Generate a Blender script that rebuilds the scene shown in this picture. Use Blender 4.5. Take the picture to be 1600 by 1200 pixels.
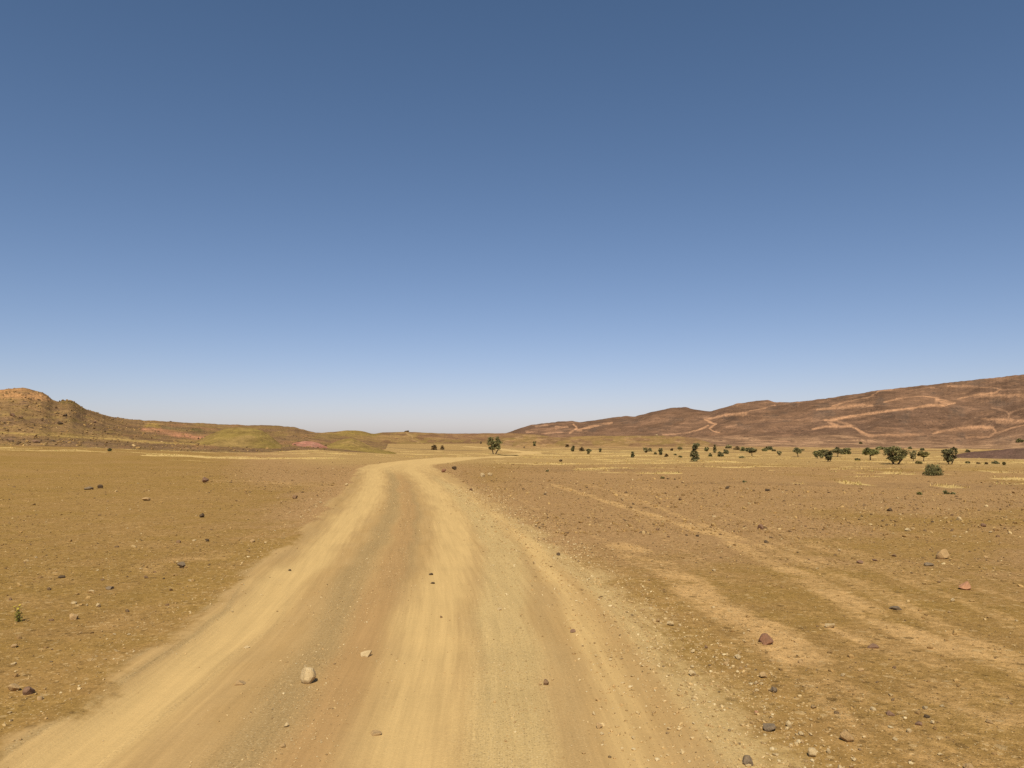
import bpy, math, random
import numpy as np
from mathutils import Vector

for o in list(bpy.data.objects):
    bpy.data.objects.remove(o)
SC = bpy.context.scene
COL = SC.collection
random.seed(7)
RNG = np.random.default_rng(7)

# ------------------------------------------------------------------ camera
EYE = 2.2                       # camera height above the track
FPX = 1202.0                    # focal length in pixels of the 1600 px wide photograph
HORIZON = 684.0                 # row of the eye-level horizon
PITCH = math.atan((HORIZON - 600.0) / FPX)
cam_d = bpy.data.cameras.new('camera')
cam_d.sensor_width = 36.0
cam_d.lens = FPX / 1600.0 * 36.0
cam_d.clip_start = 0.1
cam_d.clip_end = 20000.0
cam = bpy.data.objects.new('camera', cam_d)
COL.objects.link(cam)
cam.location = (0, 0, EYE)
cam.rotation_euler = (math.radians(90) + PITCH, 0, 0)
SC.camera = cam

# ------------------------------------------------------------------ daylight
SUN_EL = math.radians(50)
SUN_AZ = math.radians(184)      # clockwise from +Y: behind the camera, a little to the left
w = bpy.data.worlds.new('World')
SC.world = w
w.use_nodes = True
wn = w.node_tree
wn.nodes.clear()
sky = wn.nodes.new('ShaderNodeTexSky')
sky.sky_type = 'NISHITA'
sky.sun_disc = False
sky.sun_elevation = SUN_EL
sky.sun_rotation = SUN_AZ
sky.altitude = 200
sky.air_density = 0.7
sky.dust_density = 0.7
sky.ozone_density = 2.5
bg = wn.nodes.new('ShaderNodeBackground')
bg.inputs['Strength'].default_value = 0.10
wo = wn.nodes.new('ShaderNodeOutputWorld')
# the camera's own response to the sky, one gentle power curve per colour
sepc = wn.nodes.new('ShaderNodeSeparateColor'); comb = wn.nodes.new('ShaderNodeCombineColor')
wn.links.new(sky.outputs[0], sepc.inputs[0])
for ch, (pw, ml) in enumerate(((1.12, 1.157 * 0.729 * 1.17), (0.963, 0.8986 * 1.089 * 1.08), (0.939, 0.941 * 1.151 * 1.03))):
    pn = wn.nodes.new('ShaderNodeMath'); pn.operation = 'POWER'; pn.inputs[1].default_value = pw
    mn = wn.nodes.new('ShaderNodeMath'); mn.operation = 'MULTIPLY'; mn.inputs[1].default_value = ml
    wn.links.new(sepc.outputs[ch], pn.inputs[0]); wn.links.new(pn.outputs[0], mn.inputs[0]); wn.links.new(mn.outputs[0], comb.inputs[ch])
wn.links.new(comb.outputs[0], bg.inputs['Color'])
wn.links.new(bg.outputs[0], wo.inputs['Surface'])

sun_d = bpy.data.lights.new('sun', 'SUN')
sun_d.energy = 4.8
sun_d.angle = math.radians(0.5)
sun_d.color = (1.0, 0.90, 0.68)
sun = bpy.data.objects.new('sun', sun_d)
COL.objects.link(sun)
to_sun = Vector((math.sin(SUN_AZ) * math.cos(SUN_EL), math.cos(SUN_AZ) * math.cos(SUN_EL), math.sin(SUN_EL)))
sun.rotation_euler = (-to_sun).to_track_quat('-Z', 'Y').to_euler()
sun.location = to_sun * 50

SC.view_settings.view_transform = 'Standard'
SC.view_settings.look = 'None'
SC.view_settings.exposure = 0.0
SC.view_settings.gamma = 1.0
SC.view_settings.use_curve_mapping = False
SC.render.engine = 'CYCLES'
SC.cycles.use_denoising = False
SC.cycles.max_bounces = 4
SC.cycles.diffuse_bounces = 2

# ------------------------------------------------------------------ numeric helpers
def ss(a, b, x):
    t = np.clip((np.asarray(x, float) - a) / (b - a), 0, 1)
    return t * t * (3 - 2 * t)

def _hash(ix, iy, seed):
    with np.errstate(over='ignore'):
        h = (ix.astype(np.int64) * 374761393 + iy.astype(np.int64) * 668265263 + seed * 982451653) & 0xFFFFFFFF
        h = ((h ^ (h >> 13)) * 1274126177) & 0xFFFFFFFF
        h = h ^ (h >> 16)
    return (h & 0xFFFFFF) / float(0xFFFFFF)

def vnoise(x, y, seed=0):
    x = np.asarray(x, float); y = np.asarray(y, float)
    ix = np.floor(x); iy = np.floor(y)
    fx = x - ix; fy = y - iy
    fx = fx * fx * (3 - 2 * fx); fy = fy * fy * (3 - 2 * fy)
    a = _hash(ix, iy, seed); b = _hash(ix + 1, iy, seed)
    c = _hash(ix, iy + 1, seed); d = _hash(ix + 1, iy + 1, seed)
    return (a * (1 - fx) + b * fx) * (1 - fy) + (c * (1 - fx) + d * fx) * fy

def fbm(x, y, octv=4, seed=0, gain=0.5):
    s = 0.0; a = 1.0; t = 0.0
    for k in range(octv):
        s = s + a * vnoise(x * 2 ** k + 17.3 * k, y * 2 ** k - 9.1 * k, seed + k)
        t += a; a *= gain
    return s / t

def polydist(x, y, pts):
    d = np.full(np.shape(x), 1e9)
    for (ax, ay), (bx, by) in zip(pts[:-1], pts[1:]):
        vx, vy = bx - ax, by - ay
        L = vx * vx + vy * vy + 1e-9
        t = np.clip(((x - ax) * vx + (y - ay) * vy) / L, 0, 1)
        d = np.minimum(d, np.hypot(x - ax - t * vx, y - ay - t * vy))
    return d

CP, SP = math.cos(PITCH), math.sin(PITCH)
def ray(px, py):
    """direction in the world of the line of sight through a spot of the photograph"""
    cx = (px - 800.0) / FPX; cy = (600.0 - py) / FPX
    return cx, CP - cy * SP, SP + cy * CP

def az_el(px, py):
    dx, dy, dz = ray(px, py)
    return math.atan2(dx, dy), dz / math.hypot(dx, dy)

def px_of(az):                                   # column at the horizon for an azimuth
    return 800.0 + FPX * np.tan(np.clip(az, -1.45, 1.45)) / CP * 1.0

def on_plane(px, py, z=0.0):
    dx, dy, dz = ray(px, py)
    t = (z - EYE) / dz
    return dx * t, dy * t

# ------------------------------------------------------------------ the track's course
EDGES = [(1190, -40, 1165), (1150, 0, 1130), (1050, 165, 1065), (950, 310, 985), (900, 380, 915), (850, 440, 845), (800, 498, 783),
         (770, 535, 738), (755, 549, 713), (740, 553, 690), (731, 560, 668), (725, 585, 664)]
_c = []
for py, lx, rx in EDGES:
    (ax, ay), (bx, by) = on_plane(lx, py), on_plane(rx, py)
    _c.append(((ay + by) / 2, (ax + bx) / 2))
_c = [(-70, -1.0), (-10, -1.0)] + _c + [(73.5, -8.4), (81, -6.9), (92, -5.6), (110, -4.4), (135, -3.0), (162, -1.6), (176, 0.2)]
_cy = np.array([p[0] for p in _c]); _cx = np.array([p[1] for p in _c])
_yy = np.linspace(-70, 176, 2461)
_xx = np.interp(_yy, _cy, _cx)
_k = np.hanning(61); _k /= _k.sum()
_xx = np.convolve(np.pad(_xx, 30, mode='edge'), _k, mode='valid')
_sl = np.gradient(_xx, _yy)
ROAD_HALF = 2.7
def road_u(x, y):
    """signed distance from the middle of the track"""
    c = np.interp(y, _yy, _xx); s = np.interp(y, _yy, _sl)
    return (x - c) / np.sqrt(1 + s * s)

# ------------------------------------------------------------------ lie of the land
def ground_raw(x, y):
    x = np.asarray(x, float); y = np.asarray(y, float)
    r = np.hypot(x, y); az = np.degrees(np.arctan2(x, y))
    dip = -1.7 * ss(70, 175, r) * ss(-16, -7, az)
    rise = 1.15 * ss(50, 115, r) * (1 - ss(-34, -17, az))
    z = dip + rise
    amp = ss(14, 60, r)
    z = z + (fbm(x / 14, y / 14, 3, 11) - 0.5) * 0.30 * amp * (1 - 0.6 * ss(150, 400, r))
    z = z + (fbm(x / 3.1, y / 3.1, 3, 21) - 0.5) * (0.05 + 0.05 * amp)
    z = z + (fbm(x / 0.6, y / 0.6, 2, 31) - 0.5) * 0.022 * (1 - ss(12, 40, r))
    return z

def road_mask(x, y):
    u = np.abs(road_u(x, y))
    return u, (np.asarray(y) < 172) & (np.asarray(y) > -66)

def road_z(x, y, u):
    """surface of the track: worn wheel lines, a stony middle ridge, a raised lip"""
    r = np.hypot(x, y)
    base = ground_raw(np.interp(y, _yy, _xx), y) * (1 - ss(1.6, 2.9, np.abs(u))) + ground_raw(x, y) * ss(1.6, 2.9, np.abs(u))
    L = lanes(y)
    z = base - 0.05 - 0.030 * np.exp(-((u - L['left']) / 0.42) ** 2) - 0.030 * np.exp(-((u - L['right']) / 0.42) ** 2)
    z = z + 0.022 * np.exp(-((u - L['hump']) / 0.3) ** 2)
    z = z + 0.055 * np.exp(-((np.abs(u) - 2.45) / 0.22) ** 2)
    z = z + (fbm(u * 3.5, y * 0.5, 3, 41) - 0.5) * 0.022
    return z + 0.05 * ss(2.2, 2.75, np.abs(u)) - 0.05 * ss(3.6, 3.95, np.abs(u))

LY = [4, 6.3, 8, 10, 12.2, 16, 23, 35, 60]
def lanes(y):
    f = lambda v: np.interp(y, LY, v)
    return dict(left=f([-2.05, -2.0, -2.05, -2.05, -1.95, -1.8, -1.6, -1.45, -1.35]),
                right=f([.35, .35, .28, .22, .5, .95, 1.1, 1.15, 1.1]),
                hump=f([-.35, -.3, -.45, -.55, -.4, -.2, -.1, -.05, 0.0]),
                gravel=f([-.8, -.75, -.9, -1.0, -.95, -.75, -.6, -.5, -.4]),
                grey=f([1.1, 1.1, 1.1, 1.1, 1.4, 1.85, 1.95, 1.95, 1.9]),
                edge=f([2.05, 2.05, 2.05, 2.1, 2.25, 2.45, 2.4, 2.3, 2.2]))

def ground_z(x, y):
    u, m = road_mask(x, y)
    z = ground_raw(x, y)
    return np.where(m, z - 0.22 * (1 - ss(3.2, 3.55, u)), z)

def surf_z(x, y):
    u, m = road_mask(x, y)
    return np.where(m & (u < 3.6), road_z(x, y, road_u(x, y)), ground_raw(x, y))

def on_ground(px, py, rmin=2.5, rmax=1500):
    """where the line of sight through a spot of the photograph meets the land"""
    az, el = az_el(px, py)
    r = np.exp(np.linspace(math.log(rmin), math.log(rmax), 4000))
    x = r * math.sin(az); y = r * math.cos(az)
    hit = np.nonzero(EYE + el * r <= surf_z(x, y))[0]
    k = hit[0] if len(hit) else len(r) - 1
    return float(x[k]), float(y[k]), float(r[k])

# ------------------------------------------------------------------ soil colours as measured along the ground
def P(*pp):
    return [on_plane(a, b) for a, b in pp]
TRACKS = [   # faint sandy wheel marks right of the track: course, half width, softness, strength
    (P((762, 752), (805, 776), (844, 799), (881, 816), (927, 838), (975, 858), (1012, 876), (1060, 905), (1112, 948), (1175, 984), (1215, 1003), (1262, 1028), (1307, 1062), (1337, 1085), (1400, 1150), (1450, 1192), (1500, 1250)), .13, .16, .75),
    (P((965, 850), (1015, 878), (1062, 904), (1110, 942), (1150, 962), (1195, 992), (1250, 1020)), .40, .25, 1.0),
    (P((861, 757), (907, 772), (985, 795), (1060, 818), (1127, 838), (1178, 865), (1229, 892), (1249, 905), (1313, 936), (1350, 957), (1412, 984), (1475, 1012), (1562, 1035), (1660, 1075)), .22, .25, .85),
    (P((1229, 888), (1300, 928), (1360, 962), (1420, 988), (1490, 1014), (1560, 1034)), .34, .25, .8),
    (P((911, 757), (973, 772), (1060, 805), (1154, 841), (1202, 855), (1249, 875), (1330, 905), (1420, 950), (1525, 1003), (1610, 1035)), .14, .2, .7),
    (P((1130, 955), (1170, 985), (1230, 1040), (1300, 1105), (1360, 1180), (1400, 1240)), .10, .12, .5),
    (P((1290, 975), (1310, 985), (1350, 1003)), .08, .05, .9),
    (P((1490, 1130), (1560, 1150), (1640, 1170)), .4, .4, .5),
    (P((1480, 1090), (1560, 1120), (1620, 1140)), .25, .3, .6),
    (P((1400, 1100), (1450, 1130), (1530, 1200)), .2, .3, .4),
    (P((-80, 1010), (0, 960), (60, 900), (130, 870)), .5, .5, .35),
    (P((60, 890), (100, 915), (180, 930), (260, 950)), .5, .5, .4),
    (P((235, 890), (290, 876), (335, 870)), .55, .4, .8),
    (P((120, 945), (200, 925), (290, 915)), .3, .3, .45),
    (P((200, 845), (240, 858), (330, 862)), .5, .4, .35),
    (P((0, 790), (40, 782), (110, 775)), .6, .5, .5),
    (P((340, 752), (430, 755), (520, 760)), 1.0, 1.0, .8),
]
TERRACE_LINES = [[on_ground(a, b, 90)[:2] for a, b in ln] for ln in (
    ((566, 697), (600, 699), (640, 701), (690, 703), (735, 704)), ((738, 690.5), (790, 694.5), (840, 696), (890, 697.5), (940, 699), (995, 700.5)))]
def soil(x, y):
    """sand, pink, grass, dark: how much of each lies at a place"""
    x = np.asarray(x, float); y = np.asarray(y, float)
    r = np.hypot(x, y); az = np.degrees(np.arctan2(x, y))
    sand = np.zeros_like(x)
    near = np.nonzero((r < 95) & (y > 1))[0]
    xs, ys = x[near], y[near]
    wob = (fbm(xs / 1.3, ys / 1.3, 3, 51) - 0.5)
    brk = ss(.28, .62, fbm(xs / 0.8, ys / 0.8, 3, 61))
    s = np.zeros_like(xs)
    along = ss(.34, .60, fbm((xs * .8 + ys * .6) / .35, (ys * .8 - xs * .6) / 2.2, 3, 63))
    for pts, hw, soft, k in TRACKS:
        hw = hw * .75; k = k * 1.05 if pts[0][0] > 0 else k * .6
        d = polydist(xs + wob * hw, ys + wob * hw, pts)
        s = np.maximum(s, k * (1 - ss(hw * 0.4, hw + soft, d)) * (0.30 + 0.35 * brk + 0.35 * along))
    old = np.exp(-((xs - 5.2) / 3.2) ** 2) * (1 - ss(30, 46, ys)) * (xs > 1.8)
    s = np.maximum(s, .42 * old * ss(.54, .70, fbm((xs + .25 * wob) / .42, ys / 7, 4, 65)))
    sand[near] = s
    right = ss(-6, 3, az)
    # pinkish stony ground right of the track and around the bend on the left
    pink = right * ss(8, 20, r) * (1 - ss(24, 60, r) * 0.35) * ss(.30, .62, fbm(x / 9, y / 9, 3, 71) + 0.26 * (1 - ss(8, 24, az)))
    pink = np.maximum(pink, 0.9 * (1 - ss(2.8, 7.5, np.abs(road_u(x, y)) + 1.6 * fbm(x / 3, y / 3, 2, 75))) * ss(12, 26, r))
    pink = np.maximum(pink, 0.8 * ss(-24, -16, az) * (1 - right) * ss(26, 44, r))
    pink = np.maximum(pink, right * ss(210, 330, r) * 0.9)
    # dry yellow grass in patches on the plain
    xw = x + (fbm(x / 7, y / 7, 3, 83) - .5) * 14; yw = y + (fbm(x / 9, y / 9, 3, 85) - .5) * 8
    g1 = fbm(xw / 12 + .3 * yw / 12, yw / 4.5, 4, 81)
    g2 = fbm(xw / 5, yw / 1.8, 3, 91)
    g3 = fbm(x / 40, y / 12, 2, 93)
    lev = 0.565 - 0.03 * ss(60, 110, r) * right - .035 * right * ss(36, 40, r) * (1 - ss(50, 58, r))
    grass = ss(lev, lev + .07, 0.5 * g1 + 0.35 * g2 + .15 * g3) * ss(35, 42, r) * (1 - 0.5 * ss(170, 320, r))
    grass = grass * (1 - (1 - ss(58, 75, r)) * (1 - ss(.42, .58, fbm(xw / 2.6, yw / 2.6, 3, 97))))
    grass = grass * (right + (1 - right) * ss(70, 92, r))
    # bands of dark stones
    d1 = fbm(xw / 16, yw / 5, 3, 101)
    dark = ss(.52, .66, d1) * right * ss(24, 34, r) * (1 - ss(58, 75, r)) * .45
    dark = np.maximum(dark, right * ss(.56, .64, fbm(x / 30, y / 16, 3, 111)) * ss(150, 190, r) * .8)
    farm = np.nonzero((r > 90) & (r < 420) & (y > 1))[0]
    for ln in TERRACE_LINES:
        dd = polydist(x[farm], y[farm], ln)
        dark[farm] = np.maximum(dark[farm], 1.0 - ss(3, 11, dd + 5 * fbm(x[farm] / 9, y[farm] / 9, 2, 117)))
    gold = ss(48, 80, r) * (right * 0.9 + (1 - right) * ss(-20, -12, az) * 0.8) * (1 - ss(215, 330, r) * right)
    return sand, pink, grass, dark, gold

# ------------------------------------------------------------------ meshes
def mesh_from(name, verts, tris=None, quads=None, smooth=False):
    me = bpy.data.meshes.new(name)
    verts = np.asarray(verts, np.float32)
    faces = tris if tris is not None else quads
    faces = np.asarray(faces, np.int32)
    k = faces.shape[1]
    me.vertices.add(len(verts)); me.vertices.foreach_set('co', verts.ravel())
    me.loops.add(faces.size); me.loops.foreach_set('vertex_index', faces.ravel())
    me.polygons.add(len(faces))
    me.polygons.foreach_set('loop_start', np.arange(0, faces.size, k, dtype=np.int32))
    me.update(calc_edges=True)
    me.polygons.foreach_set('use_smooth', np.full(len(faces), smooth))
    return me

def attr(me, name, arr):
    a = me.attributes.new(name, 'FLOAT', 'POINT')
    a.data.foreach_set('value', np.asarray(arr, np.float32).ravel())

def cattr(me, name, arr):
    a = me.attributes.new(name, 'FLOAT_COLOR', 'POINT')
    arr = np.asarray(arr, np.float32)
    if arr.shape[1] == 3:
        arr = np.concatenate([arr, np.ones((len(arr), 1), np.float32)], 1)
    a.data.foreach_set('color', arr.ravel())

def link(name, me, mat=None, parent=None, loc=(0, 0, 0), rot=(0, 0, 0)):
    o = bpy.data.objects.new(name, me)
    COL.objects.link(o)
    if mat is not None and len(me.materials) == 0:
        me.materials.append(mat)
    o.location = loc; o.rotation_euler = rot
    if parent is not None:
        o.parent = parent
    return o

def tag(o, label=None, cat=None, group=None, kind=None):
    if label: o['label'] = label
    if cat: o['category'] = cat
    if group: o['group'] = group
    if kind: o['kind'] = kind
    return o

def grid_quads(nr, nc, wrap=False):
    i = np.arange(nr - 1)[:, None]; j = np.arange(nc if wrap else nc - 1)[None, :]
    j2 = (j + 1) % nc
    return np.stack([(i * nc + j), (i * nc + j2), ((i + 1) * nc + j2), ((i + 1) * nc + j)], -1).reshape(-1, 4)

# ------------------------------------------------------------------ materials
class Mat:
    def __init__(s, name, rough=0.95, spec=0.0):
        s.m = bpy.data.materials.new(name); s.m.use_nodes = True
        s.t = s.m.node_tree; s.t.nodes.clear()
        s.out = s.t.nodes.new('ShaderNodeOutputMaterial')
        s.b = s.t.nodes.new('ShaderNodeBsdfPrincipled')
        s.b.inputs['Roughness'].default_value = rough
        s.b.inputs['Specular IOR Level'].default_value = spec
        s.t.links.new(s.b.outputs[0], s.out.inputs[0])
        s.pos = s.t.nodes.new('ShaderNodeNewGeometry').outputs['Position']
    def put(s, sock, v):
        if v is None: return
        if isinstance(v, (int, float)):
            sock.default_value = v
        elif isinstance(v, (tuple, list)):
            sock.default_value = tuple(v) + (1.0,) if len(v) == 3 and sock.type == 'RGBA' else tuple(v)
        else:
            s.t.links.new(v, sock)
    def noise(s, scale, detail=3, rough=0.55, vec=None, dist=0.0):
        n = s.t.nodes.new('ShaderNodeTexNoise')
        s.put(n.inputs['Vector'], vec if vec is not None else s.pos)
        n.inputs['Scale'].default_value = scale; n.inputs['Detail'].default_value = detail
        n.inputs['Roughness'].default_value = rough; n.inputs['Distortion'].default_value = dist
        return n.outputs['Fac']
    def vor(s, scale, vec=None, rand=1.0):
        n = s.t.nodes.new('ShaderNodeTexVoronoi')
        s.put(n.inputs['Vector'], vec if vec is not None else s.pos)
        n.inputs['Scale'].default_value = scale; n.inputs['Randomness'].default_value = rand
        return n.outputs['Distance'], n.outputs['Color']
    def math(s, op, a, b=None, c=None):
        n = s.t.nodes.new('ShaderNodeMath'); n.operation = op
        s.put(n.inputs[0], a); s.put(n.inputs[1], b); s.put(n.inputs[2], c)
        return n.outputs[0]
    def rng(s, v, a, b, c=0.0, d=1.0, smooth=True):
        n = s.t.nodes.new('ShaderNodeMapRange'); n.interpolation_type = 'SMOOTHSTEP' if smooth else 'LINEAR'
        s.put(n.inputs[0], v)
        for i, q in enumerate((a, b, c, d)): s.put(n.inputs[1 + i], q)
        return n.outputs[0]
    def mix(s, f, a, b, mode='MIX'):
        n = s.t.nodes.new('ShaderNodeMix'); n.data_type = 'RGBA'; n.blend_type = mode
        s.put(n.inputs[0], f); s.put(n.inputs[6], a); s.put(n.inputs[7], b)
        return n.outputs[2]
    def scale(s, col, f):
        n = s.t.nodes.new('ShaderNodeVectorMath'); n.operation = 'SCALE'
        s.put(n.inputs[0], col); s.put(n.inputs['Scale'], f)
        return n.outputs[0]
    def at(s, name, col=False):
        n = s.t.nodes.new('ShaderNodeAttribute'); n.attribute_name = name
        return n.outputs['Color'] if col else n.outputs['Fac']
    def vmul(s, vec, k):
        n = s.t.nodes.new('ShaderNodeVectorMath'); n.operation = 'MULTIPLY'
        s.put(n.inputs[0], vec); n.inputs[1].default_value = k
        return n.outputs[0]
    def sep(s, col, i):
        n = s.t.nodes.new('ShaderNodeSeparateColor'); s.put(n.inputs[0], col)
        return n.outputs[i]
    def bump(s, h, strength, dist):
        n = s.t.nodes.new('ShaderNodeBump')
        n.inputs['Strength'].default_value = strength; n.inputs['Distance'].default_value = dist
        s.put(n.inputs['Height'], h)
        s.t.links.new(n.outputs[0], s.b.inputs['Normal'])
    def done(s, col):
        s.put(s.b.inputs['Base Color'], col)
        return s.m

OLIVE = (.288, .176, .054); BROWN = (.312, .187, .068); PINK = (.352, .212, .096)
SAND = (.530, .330, .140); GRASSY = (.60, .42, .17); GOLD = (.385, .250, .102); DARKST = (.125, .080, .052)

def soil_nodes(M):
    """bare stony soil, shared by the open ground and by the margins of the track"""
    big = M.noise(0.13, 4); med = M.noise(0.9, 5, 0.6); fine = M.noise(9, 5, 0.65); grain = M.noise(70, 3, 0.7)
    c = M.mix(M.rng(M.math('ADD', M.math('MULTIPLY', big, .5), M.math('MULTIPLY', med, .5)), .40, .60), OLIVE, BROWN)
    rag = M.math('ADD', M.math('MULTIPLY', M.math('SUBTRACT', med, .5), .7), M.math('MULTIPLY', M.math('SUBTRACT', fine, .5), .9))
    edge = lambda a, k=.5: M.rng(M.math('ADD', M.at(a), M.math('MULTIPLY', rag, M.rng(M.at(a), 0, .25, 0, 1))), .12, .12 + k)
    c = M.mix(edge('pink', .7), c, PINK)
    c = M.mix(edge('gold', .7), c, GOLD)
    c = M.mix(edge('grass', .6), c, GRASSY)
    c = M.mix(M.math('MULTIPLY', edge('sand', .75), .9), c, SAND)
    # blown dust in small patches
    c = M.mix(M.math('MULTIPLY', M.rng(M.math('ADD', M.noise(2.2, 5, .62), M.math('MULTIPLY', M.math('SUBTRACT', big, .5), .3)), .56, .70), .30), c, SAND)
    # stone chips, pale and dark, of three sizes
    for sc, th, kp, kd in ((40, .30, .6, .6), (15, .27, .55, .6), (6, .20, .5, .65)):
        d, cc = M.vor(sc)
        rnd = M.sep(cc, 0)
        spot = M.math('LESS_THAN', d, M.math('MULTIPLY', M.sep(cc, 1), th * 1.6))
        c = M.mix(M.math('MULTIPLY', spot, M.rng(rnd, .58, .72, 0, kp)), c, (.50, .35, .17))
        c = M.mix(M.math('MULTIPLY', spot, M.rng(rnd, .36, .24, 0, kd)), c, (.13, .078, .03))
    d, cc = M.vor(2.0)
    spot = M.math('LESS_THAN', d, M.math('MULTIPLY', M.sep(cc, 1), .30))
    c = M.mix(M.math('MULTIPLY', M.math('MULTIPLY', spot, M.rng(M.at('dark'), .1, .6)), M.rng(M.sep(cc, 0), .35, .45)), c, DARKST)
    c = M.mix(M.math('MULTIPLY', edge('dark', .8), .40), c, DARKST)
    f = M.math('MULTIPLY', M.rng(fine, .25, .75, .77, 1.23, False), M.rng(grain, .25, .75, .62, 1.38, False))
    f = M.math('MULTIPLY', f, M.rng(M.noise(3.2, 5, .7), .3, .7, .90, 1.10, False))
    h = M.math('ADD', M.math('MULTIPLY', fine, .6), M.math('MULTIPLY', grain, .25))
    return c, f, h, rag

M = Mat('soil')
c, f, h, _ = soil_nodes(M)
M.bump(h, .75, 0.05)
SOIL = M.done(M.scale(c, f))

M = Mat('dirt_track')
c, f, h, rag = soil_nodes(M)
uvn = M.t.nodes.new('ShaderNodeUVMap').outputs[0]
st1 = M.noise(1.0, 4, .6, M.vmul(uvn, (9, .35, 1)))
st2 = M.noise(1.0, 3, .6, M.vmul(uvn, (34, .8, 1)))
blot = M.noise(1.0, 4, .6, M.vmul(uvn, (1.6, .5, 1)))
ROADBASE = (.44, .290, .128); BRIGHT = (.555, .380, .165); GREY = (.490, .347, .155); REDD = (.40, .245, .105); DULL = (.355, .240, .108)
wob = M.math('ADD', M.math('MULTIPLY', M.math('SUBTRACT', st1, .5), .55), M.math('MULTIPLY', M.math('SUBTRACT', blot, .5), .5))
lane = lambda a, k=.7: M.rng(M.math('ADD', M.at(a), M.math('MULTIPLY', wob, M.rng(M.at(a), 0, .3, 0, 1))), .08, .08 + k)
rc = M.mix(M.rng(blot, .4, .6), ROADBASE, (.43, .278, .118))
rc = M.mix(lane('dull'), rc, DULL)
rc = M.mix(lane('grey'), rc, GREY)
rc = M.mix(M.math('MULTIPLY', lane('red'), .85), rc, REDD)
rc = M.mix(lane('bright'), rc, BRIGHT)
rf = M.math('MULTIPLY', M.rng(st1, .3, .7, .93, 1.07, False), M.rng(st2, .3, .7, .95, 1.05, False))
gmix = M.math('MAXIMUM', M.at('grey'), M.at('dull'))
gr = M.noise(60, 3, .7)
d1, cc1 = M.vor(55)
chip = M.math('MULTIPLY', M.math('LESS_THAN', d1, .33), M.rng(gmix, .1, .7, .15, .9))
rc = M.mix(M.math('MULTIPLY', chip, M.rng(M.sep(cc1, 0), .66, .8, 0, .55)), rc, (.58, .46, .27))
rc = M.mix(M.math('MULTIPLY', chip, M.rng(M.sep(cc1, 0), .36, .22, 0, .65)), rc, (.16, .11, .055))
rf = M.math('MULTIPLY', rf, M.rng(gr, .25, .75, M.rng(gmix, 0, .6, .93, .74), M.rng(gmix, 0, .6, 1.07, 1.26), False))
rr = M.rng(M.math('ADD', M.at('road'), M.math('MULTIPLY', M.math('ADD', rag, wob), M.rng(M.at('road'), 0, .2, 0, .8))), .15, .75)
M.bump(M.math('ADD', M.math('MULTIPLY', h, .5), M.math('MULTIPLY', st2, .25)), 0.5, 0.04)
TRACK = M.done(M.scale(M.mix(rr, c, rc), M.math('ADD', M.math('MULTIPLY', rf, rr), M.math('MULTIPLY', f, M.math('SUBTRACT', 1.0, rr)))))

def hill_material(name, s1, s2, spk, dark=(.075, .052, .04), pale=(.38, .24, .14), kd=.6, kp=.35):
    M = Mat(name)
    c = M.at('col', True)
    n1 = M.noise(s1, 5, .62); n2 = M.noise(s2, 4, .65); n3 = M.noise(s2 * 6, 3, .65)
    f = M.math('MULTIPLY', M.rng(n1, .3, .7, .80, 1.20, False), M.math('MULTIPLY', M.rng(n2, .3, .7, .78, 1.22, False), M.rng(n3, .3, .7, .8, 1.2, False)))
    for sc in (spk, spk * 2.6):
        d, cc = M.vor(sc)
        spot = M.math('LESS_THAN', d, M.math('MULTIPLY', M.sep(cc, 1), .42))
        c = M.mix(M.math('MULTIPLY', spot, M.rng(M.sep(cc, 0), .45, .30, 0, kd)), c, dark)
        c = M.mix(M.math('MULTIPLY', spot, M.rng(M.sep(cc, 0), .80, .90, 0, kp)), c, pale)
    M.bump(M.math('ADD', n2, M.math('MULTIPLY', n3, .5)), .8, 0.8 / s2 * .25)
    return M.done(M.scale(c, f))

MOUNT = hill_material('dark_hillside', .02, .12, .35)
SLOPE = hill_material('stony_slope', .06, .35, .9, kd=.8)
CLAY = hill_material('clay_mound', .1, .6, 1.2, kd=.35, kp=.25)

# ------------------------------------------------------------------ ground: one sheet out past the hills
def build_ground():
    a_in = np.linspace(-39, 39, 860)
    a_out = np.concatenate([np.linspace(-180, -39, 150)[:-1], a_in, np.linspace(39, 180, 150)[1:-1]])
    az = np.radians(a_out)
    r = np.exp(np.linspace(math.log(0.6), math.log(6000), 760))
    R, A = np.meshgrid(r, az, indexing='ij')
    x = (R * np.sin(A)).ravel(); y = (R * np.cos(A)).ravel()
    z = ground_z(x, y)
    v = np.stack([x, y, z], 1)
    nr, nc = R.shape
    q = grid_quads(nr, nc, True)[:, ::-1]
    v = np.concatenate([v, [[0, 0, float(ground_z(np.array([0.]), np.array([0.]))[0])]]])
    me = mesh_from('ground', v, quads=q, smooth=True)
    # close the little hole under the camera
    import bmesh
    sand, pink, grass, dark, gold = soil(v[:, 0], v[:, 1])
    for n, a in (('sand', sand), ('pink', pink), ('grass', grass), ('dark', dark), ('gold', gold)):
        attr(me, n, a)
    bm = bmesh.new(); bm.from_mesh(me); bm.verts.ensure_lookup_table()
    cv = bm.verts[len(v) - 1]
    for j in range(nc):
        bm.faces.new((cv, bm.verts[(j + 1) % nc], bm.verts[j])).smooth = True
    bm.to_mesh(me); bm.free()
    tag(link('ground', me, SOIL), 'bare stony olive-brown desert ground on both sides of the dirt road', kind='structure')
build_ground()

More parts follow.
